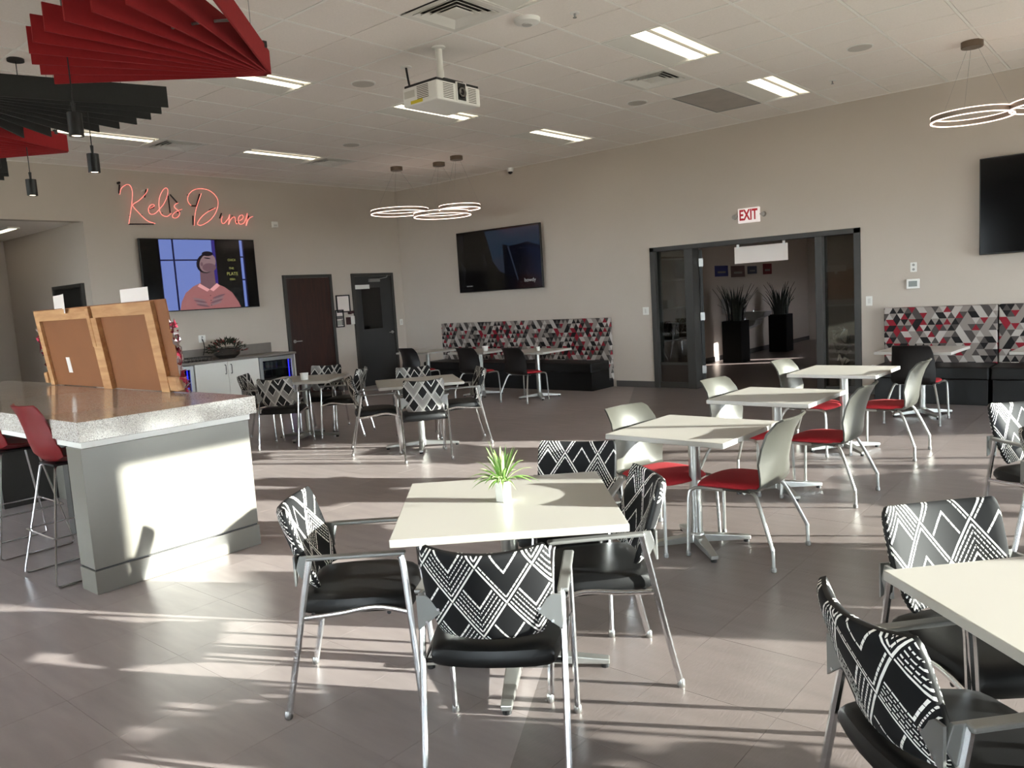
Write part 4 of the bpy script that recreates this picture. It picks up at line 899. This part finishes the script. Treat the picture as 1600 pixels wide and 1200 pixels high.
# ================================================================ CHAIRS
def arm_chair():
    e = empty('arm_chair'); e['category'] = 'chair'
    # seat cushion
    us = [-1, -.97, -.88, -.7, -.35, 0, .35, .7, .88, .97, 1]
    def seat(u, v):
        x, y = u * math.sqrt(1 - .22 * v * v) * .228, v * math.sqrt(1 - .22 * u * u) * .235 + .015
        f = ((1 - abs(u) ** 14) * (1 - abs(v) ** 14)) ** .5; drop = -.02 * max(0, v) ** 3
        return Vector((x, y, .447 + .034 * f + drop)), Vector((x, y, .425 - .024 * f + drop))
    MB().slab(seat, us, us).build('seat', M_VINYL, e, smooth=True)
    # curved, winged back pad
    vs = [0, .015, .05, .12, .25, .42, .6, .76, .88, .95, .985, 1]; uu = [-1, -.985, -.94, -.84, -.68, -.48, -.25, 0, .25, .48, .68, .84, .94, .985, 1]
    def back(u, v):
        w_ = .174 + .034 * min(1, v / .45)
        tt = max(0, (v - .84) / .16); w_ *= 1 - .10 * (1 - math.sqrt(max(0, 1 - tt * tt))); tb = max(0, (.12 - v) / .12); w_ *= 1 - .07 * tb * tb
        z = .500 + .330 * v - .016 * (1 - u * u) * v ** 3 ; y = -.128 - .105 * v - .055 * (1 - u * u)
        f = max(0, (1 - abs(u) ** 8) * (1 - abs(2 * v - 1) ** 8)) ** .5; th = .006 + .017 * f
        nx = -.45 * u
        return Vector((u * w_ - nx * th * -1 * .5, y + th, z + th * .25)), Vector((u * w_ + nx * th * -1 * .5, y - th, z - th * .25))
    MB().slab(back, uu, vs, uvf=lambda p, s: (p[0] + .02, (p[2] if s else -p[2]) + (.02 if s else .12)), rim=1).build('backrest', [M_CHEV, M_VINYL], e, smooth=True)
    for s in (-1, 1):
        rl = MB().tube(crom([(s * .234, -.275, .012), (s * .234, -.222, .25), (s * .234, -.178, .46), (s * .234, -.148, .60), (s * .234, -.140, .645)], 3), .0135, 8, ry=.0115, up=(0, 1, 0)).build('leg', M_CHROME, e, smooth=True)
        MB().lathe([(.012, 0), (.0155, .004), (.0155, .026), (.012, .034)], (s * .234, -.276, 0), 10).build('foot_glide', M_STEEL, rl, smooth=True)
        fl_ = MB().tube(crom([(s * .238, .255, .012), (s * .238, .238, .30), (s * .238, .222, .58), (s * .238, .212, .632)], 3), .0135, 8, ry=.0115, up=(0, 1, 0)).build('leg', M_CHROME, e, smooth=True)
        MB().lathe([(.012, 0), (.0155, .004), (.0155, .026), (.012, .034)], (s * .238, .256, 0), 10).build('foot_glide', M_STEEL, fl_, smooth=True)
        ar = MB().box(s * .238 - .019, s * .238 + .019, -.150, .232, .637, .652).build('arm', M_GREYMET, e, bevel=.006)
        MB().prism([(-.145, .652), (-.14, .55), (-.165, .545), (-.195, .60), (-.178, .652)][::-1], min(s * .222, s * .234), max(s * .222, s * .234), axis='x').build('bracket', M_GREYMET, ar, bevel=.002)
        MB().prism([(s * .236, .535), (s * .236, .652), (s * .205, .652), (s * .150, .612), (s * .150, .600)][::s], -.203, -.195, axis='y').build('back_plate', M_GREYMET, ar, bevel=.001)
        for q in ((s * .165, .607), (s * .205, .565)): MB().lathe([(.005, -.207), (.004, -.203)], (q[0], 0, q[1]), 8, axis='y').build('bolt', M_CHROME, ar)
        MB().tube(crom([(s * .234, -.185, .405), (s * .234, -.05, .415), (s * .234, .10, .432), (s * .236, .228, .405)], 5), .011, 8, ry=.007).build('seat_rail', M_CHROME, e, smooth=True)
    for q in (-.15, .15): MB().tube([(-.234, q, .408), (.234, q, .408)], .008, 8).build('under_bar', M_BLACK, e)
    return e
ac = placer(arm_chair()); GA = 'black and white chevron arm chairs'
def face(deg): return R(deg - 90)
for x, y, a, t in ((-2.58, 1.98, 41, 'left side of the plant table, lower half in shade'), (-1.777, 1.947, 123, 'back turned to viewer, nearest side of the plant table'), (-1.845, 2.645, 226, 'right side of the plant table, seen edge-on'), (-2.285, 3.07, 292, 'far side of the plant table behind the plant'),
                   (-.385, 2.04, 47, 'cut off at the lower right corner, back to viewer'), (-.42, 2.70, 317, 'front to viewer at the lower right white table'), (-.49, 5.06, 317, 'half out of frame at the right edge'),
                   (-5.90, 5.51, 143, 'back to viewer at the right one of the middle tables'), (-6.68, 5.53, 52, 'left side of the right middle table'), (-6.07, 6.26, 232, 'right side of the right middle table'), (-6.80, 6.26, 322, 'far side of the right middle table'),
                   (-8.01, 5.27, 125, 'back to viewer at the table near the drink cooler'), (-8.69, 5.45, 42, 'left side of the table near the drink cooler'), (-7.90, 6.08, 215, 'right side of the table near the drink cooler'), (-8.57, 6.24, 305, 'far side of the table near the drink cooler'),
                   (.34, 2.02, 137, 'out of view at the lower right table'), (.45, 5.35, 227, 'out of view at the right edge table'), (-.25, 4.40, 45, 'just right of the frame at the edge table'),
                   (1.62, 2.6, 90, 'out of view, near side of the window table'), (1.05, 3.2, 0, 'out of view, left side of the window table'), (2.15, 3.1, 180, 'out of view, right side of the window table'), (1.35, 5.3, 45, 'added for ambient light, out of view by the windows'), (2.15, 6.1, 225, 'out of view against the windows'), (1.5, 8.25, 310, 'out of view by the far windows'), (2.25, 7.5, 130, 'out of view near the far windows')):
    ac((x, y, 0), face(a), 'black chevron chair, ' + t, GA)

def shell_chair(m_, nm):
    e = empty(nm); e['category'] = 'chair'
    path = [(.02, .425, .17), (-.08, .415, .195), (-.16, .418, .205), (-.205, .445, .212), (-.228, .50, .215), (-.24, .58, .212), (-.258, .67, .205), (-.285, .75, .195), (-.318, .815, .182), (-.332, .833, .168)]
    us = [-1 + i / 6 for i in range(13)]
    def fn(u, i):
        y, z, w_ = path[i]; y2, z2, _ = path[min(i + 1, len(path) - 1)]; y1, z1, _ = path[max(i - 1, 0)]
        ty, tz = y2 - y1, z2 - z1; L = math.hypot(ty, tz); n = Vector((0, -tz / L, ty / L)) * .006
        k = min(1, max(0, (i - 2) / 3)); top = max(0, (i - 7) / 2)
        p = Vector((u * w_, y + .065 * u * u * k * (1 - .6 * top), z + .012 * u * u * (1 - k))); return p + n, p - n
    MB().slab(fn, us, list(range(len(path)))).build('back_shell', m_, e, smooth=True)
    MB().box(-.195, .195, -.12, .20, .405, .422).build('seat_pan', m_, e, bevel=.008)
    u2 = [-1, -.97, -.88, -.7, -.35, 0, .35, .7, .88, .97, 1]
    def seat(u, v):
        x, y = u * math.sqrt(1 - .28 * v * v) * .215, v * math.sqrt(1 - .28 * u * u) * .215 + .03
        f = ((1 - abs(u) ** 8) * (1 - abs(v) ** 8)) ** .5; drop = -.018 * max(0, v) ** 3
        return Vector((x, y, .438 + .020 * f + drop)), Vector((x, y, .432 - .014 * f + drop))
    MB().slab(seat, u2, u2).build('seat_pad', M_REDFAB, e, smooth=True)
    for s in (-1, 1):
        fr = MB().tube(crom([(s * .245, .255, .01), (s * .240, .250, .20), (s * .232, .243, .37), (s * .222, .222, .405), (s * .205, .18, .412), (s * .19, .05, .408)], 5), .0105, 8).build('leg', M_SILVER, e, smooth=True)
        MB().lathe([(.013, 0), (.015, .004), (.015, .02), (.01, .03)], (s * .245, .255, 0), 10).build('foot_glide', M_GREYMET, fr)
        rr = MB().tube(crom([(s * .17, -.10, .405), (s * .20, -.155, .385), (s * .262, -.258, .15), (s * .266, -.268, .11), (s * .266, -.270, .01)], 5), .0115, 8).build('leg', M_SILVER, e, smooth=True)
        MB().lathe([(.013, 0), (.016, .004), (.016, .02), (.01, .03)], (s * .266, -.271, 0), 10).build('foot_glide', M_GREYMET, rr)
    for q in (-.08, .08): MB().tube([(-.19, q, .404), (.19, q, .404)], .008, 7).build('under_bar', M_SILVER, e)
    return e
gc = placer(shell_chair(M_SHELL, 'shell_chair')); bc = placer(shell_chair(M_BSHELL, 'shell_chair'))
GB, GC_ = 'grey shell chairs with red seats', 'black shell chairs with red seats'
for x, y, a, t in ((-2.47, 4.30, -14, 'left side of the nearest red-row table'), (-1.93, 4.34, 180, 'right side of the nearest red-row table'), (-2.55, 5.80, -10, 'left side of the middle red-row table'), (-1.93, 5.79, 180, 'right side of the middle red-row table'), (-2.57, 7.28, -6, 'left side of the farthest red-row table'), (-1.93, 7.40, 180, 'right side of the farthest red-row table')):
    gc((x, y, 0), face(a), 'grey shell chair with red seat, ' + t, GB)
for x, y, a, t in ((-9.86, 9.2, 90, 'leftmost at the long bench'), (-8.52, 9.2, 92, 'middle one at the long bench'), (-7.54, 9.18, 88, 'rightmost at the long bench'), (-2.09, 9.12, 90, 'at the bench by the thermostat'), (-.86, 9.1, 90, 'at the right photo edge')):
    bc((x, y, 0), face(a), 'black shell chair with red seat, ' + t, GC_)

# ================================================================ SMALL THINGS ON TABLES
pl = empty('potted_plant', (-2.168, 2.452, .737)); tag(pl, 'small spiky green plant in white pot on the near table', 'potted plant')
MB().prism([(.037 * math.cos(R(60 * k + 10)), .037 * math.sin(R(60 * k + 10))) for k in range(6)], 0, .085).build('pot', M_WPLAST, pl, bevel=.003)
MB().lathe([(.03, .082), (.02, .088), (0, .09)], seg=12).build('soil', mat('pot_soil', (44, 34, 26), .9), pl)
M_LF = [mat('leaf_green', (112, 150, 74), .5), mat('leaf_pale', (176, 196, 136), .5)]
for k in range(70):
    a = random.uniform(0, 6.28); ln = random.uniform(.095, .16); el = random.uniform(.15, 1.35); w_ = random.uniform(.005, .008); b = MB(); n = 6
    ca, sa = math.cos(a), math.sin(a)
    for i in range(n + 1):
        t = i / n; r = .008 + ln * math.cos(el) * t; z = .082 + ln * (math.sin(el) * t + .45 * t - .75 * t * t * math.cos(el)); ww = w_ * (1 - t ** 3) * (.6 + t * .8 if t < .5 else 1)
        b.v += [(r * ca - sa * ww, r * sa + ca * ww, z), (r * ca, r * sa, z - ww * .5), (r * ca + sa * ww, r * sa - ca * ww, z)]
    for i in range(n):
        b.f += [(3 * i, 3 * i + 1, 3 * i + 4, 3 * i + 3), (3 * i + 1, 3 * i + 2, 3 * i + 5, 3 * i + 4)]
    b.mi = [0] * len(b.f); b.build('leaf', M_LF[k % 2], pl, smooth=True)
def cup(label, x, y, r, h):
    e = empty('paper_cup', (x, y, .738)); tag(e, label, 'cup'); MB().lathe([(r * .85, 0), (r, h), (r * .92, h), (r * .78, .006), (0, .006)], seg=18).build('cup_wall', M_WPLAST, e, smooth=True)
    b = MB(); b.tube([(r * math.cos(t * .4), r * math.sin(t * .4), h) for t in range(16)], .003, 5, closed=True).build('lip', M_WPLAST, e)
cup('small white pot on the middle long-bench table', -8.52, 9.42, .05, .075); cup('tiny white holder on the rightmost long-bench table', -7.42, 9.40, .03, .06); cup('white holder on the table near the drink cooler', -8.10, 5.65, .05, .08)
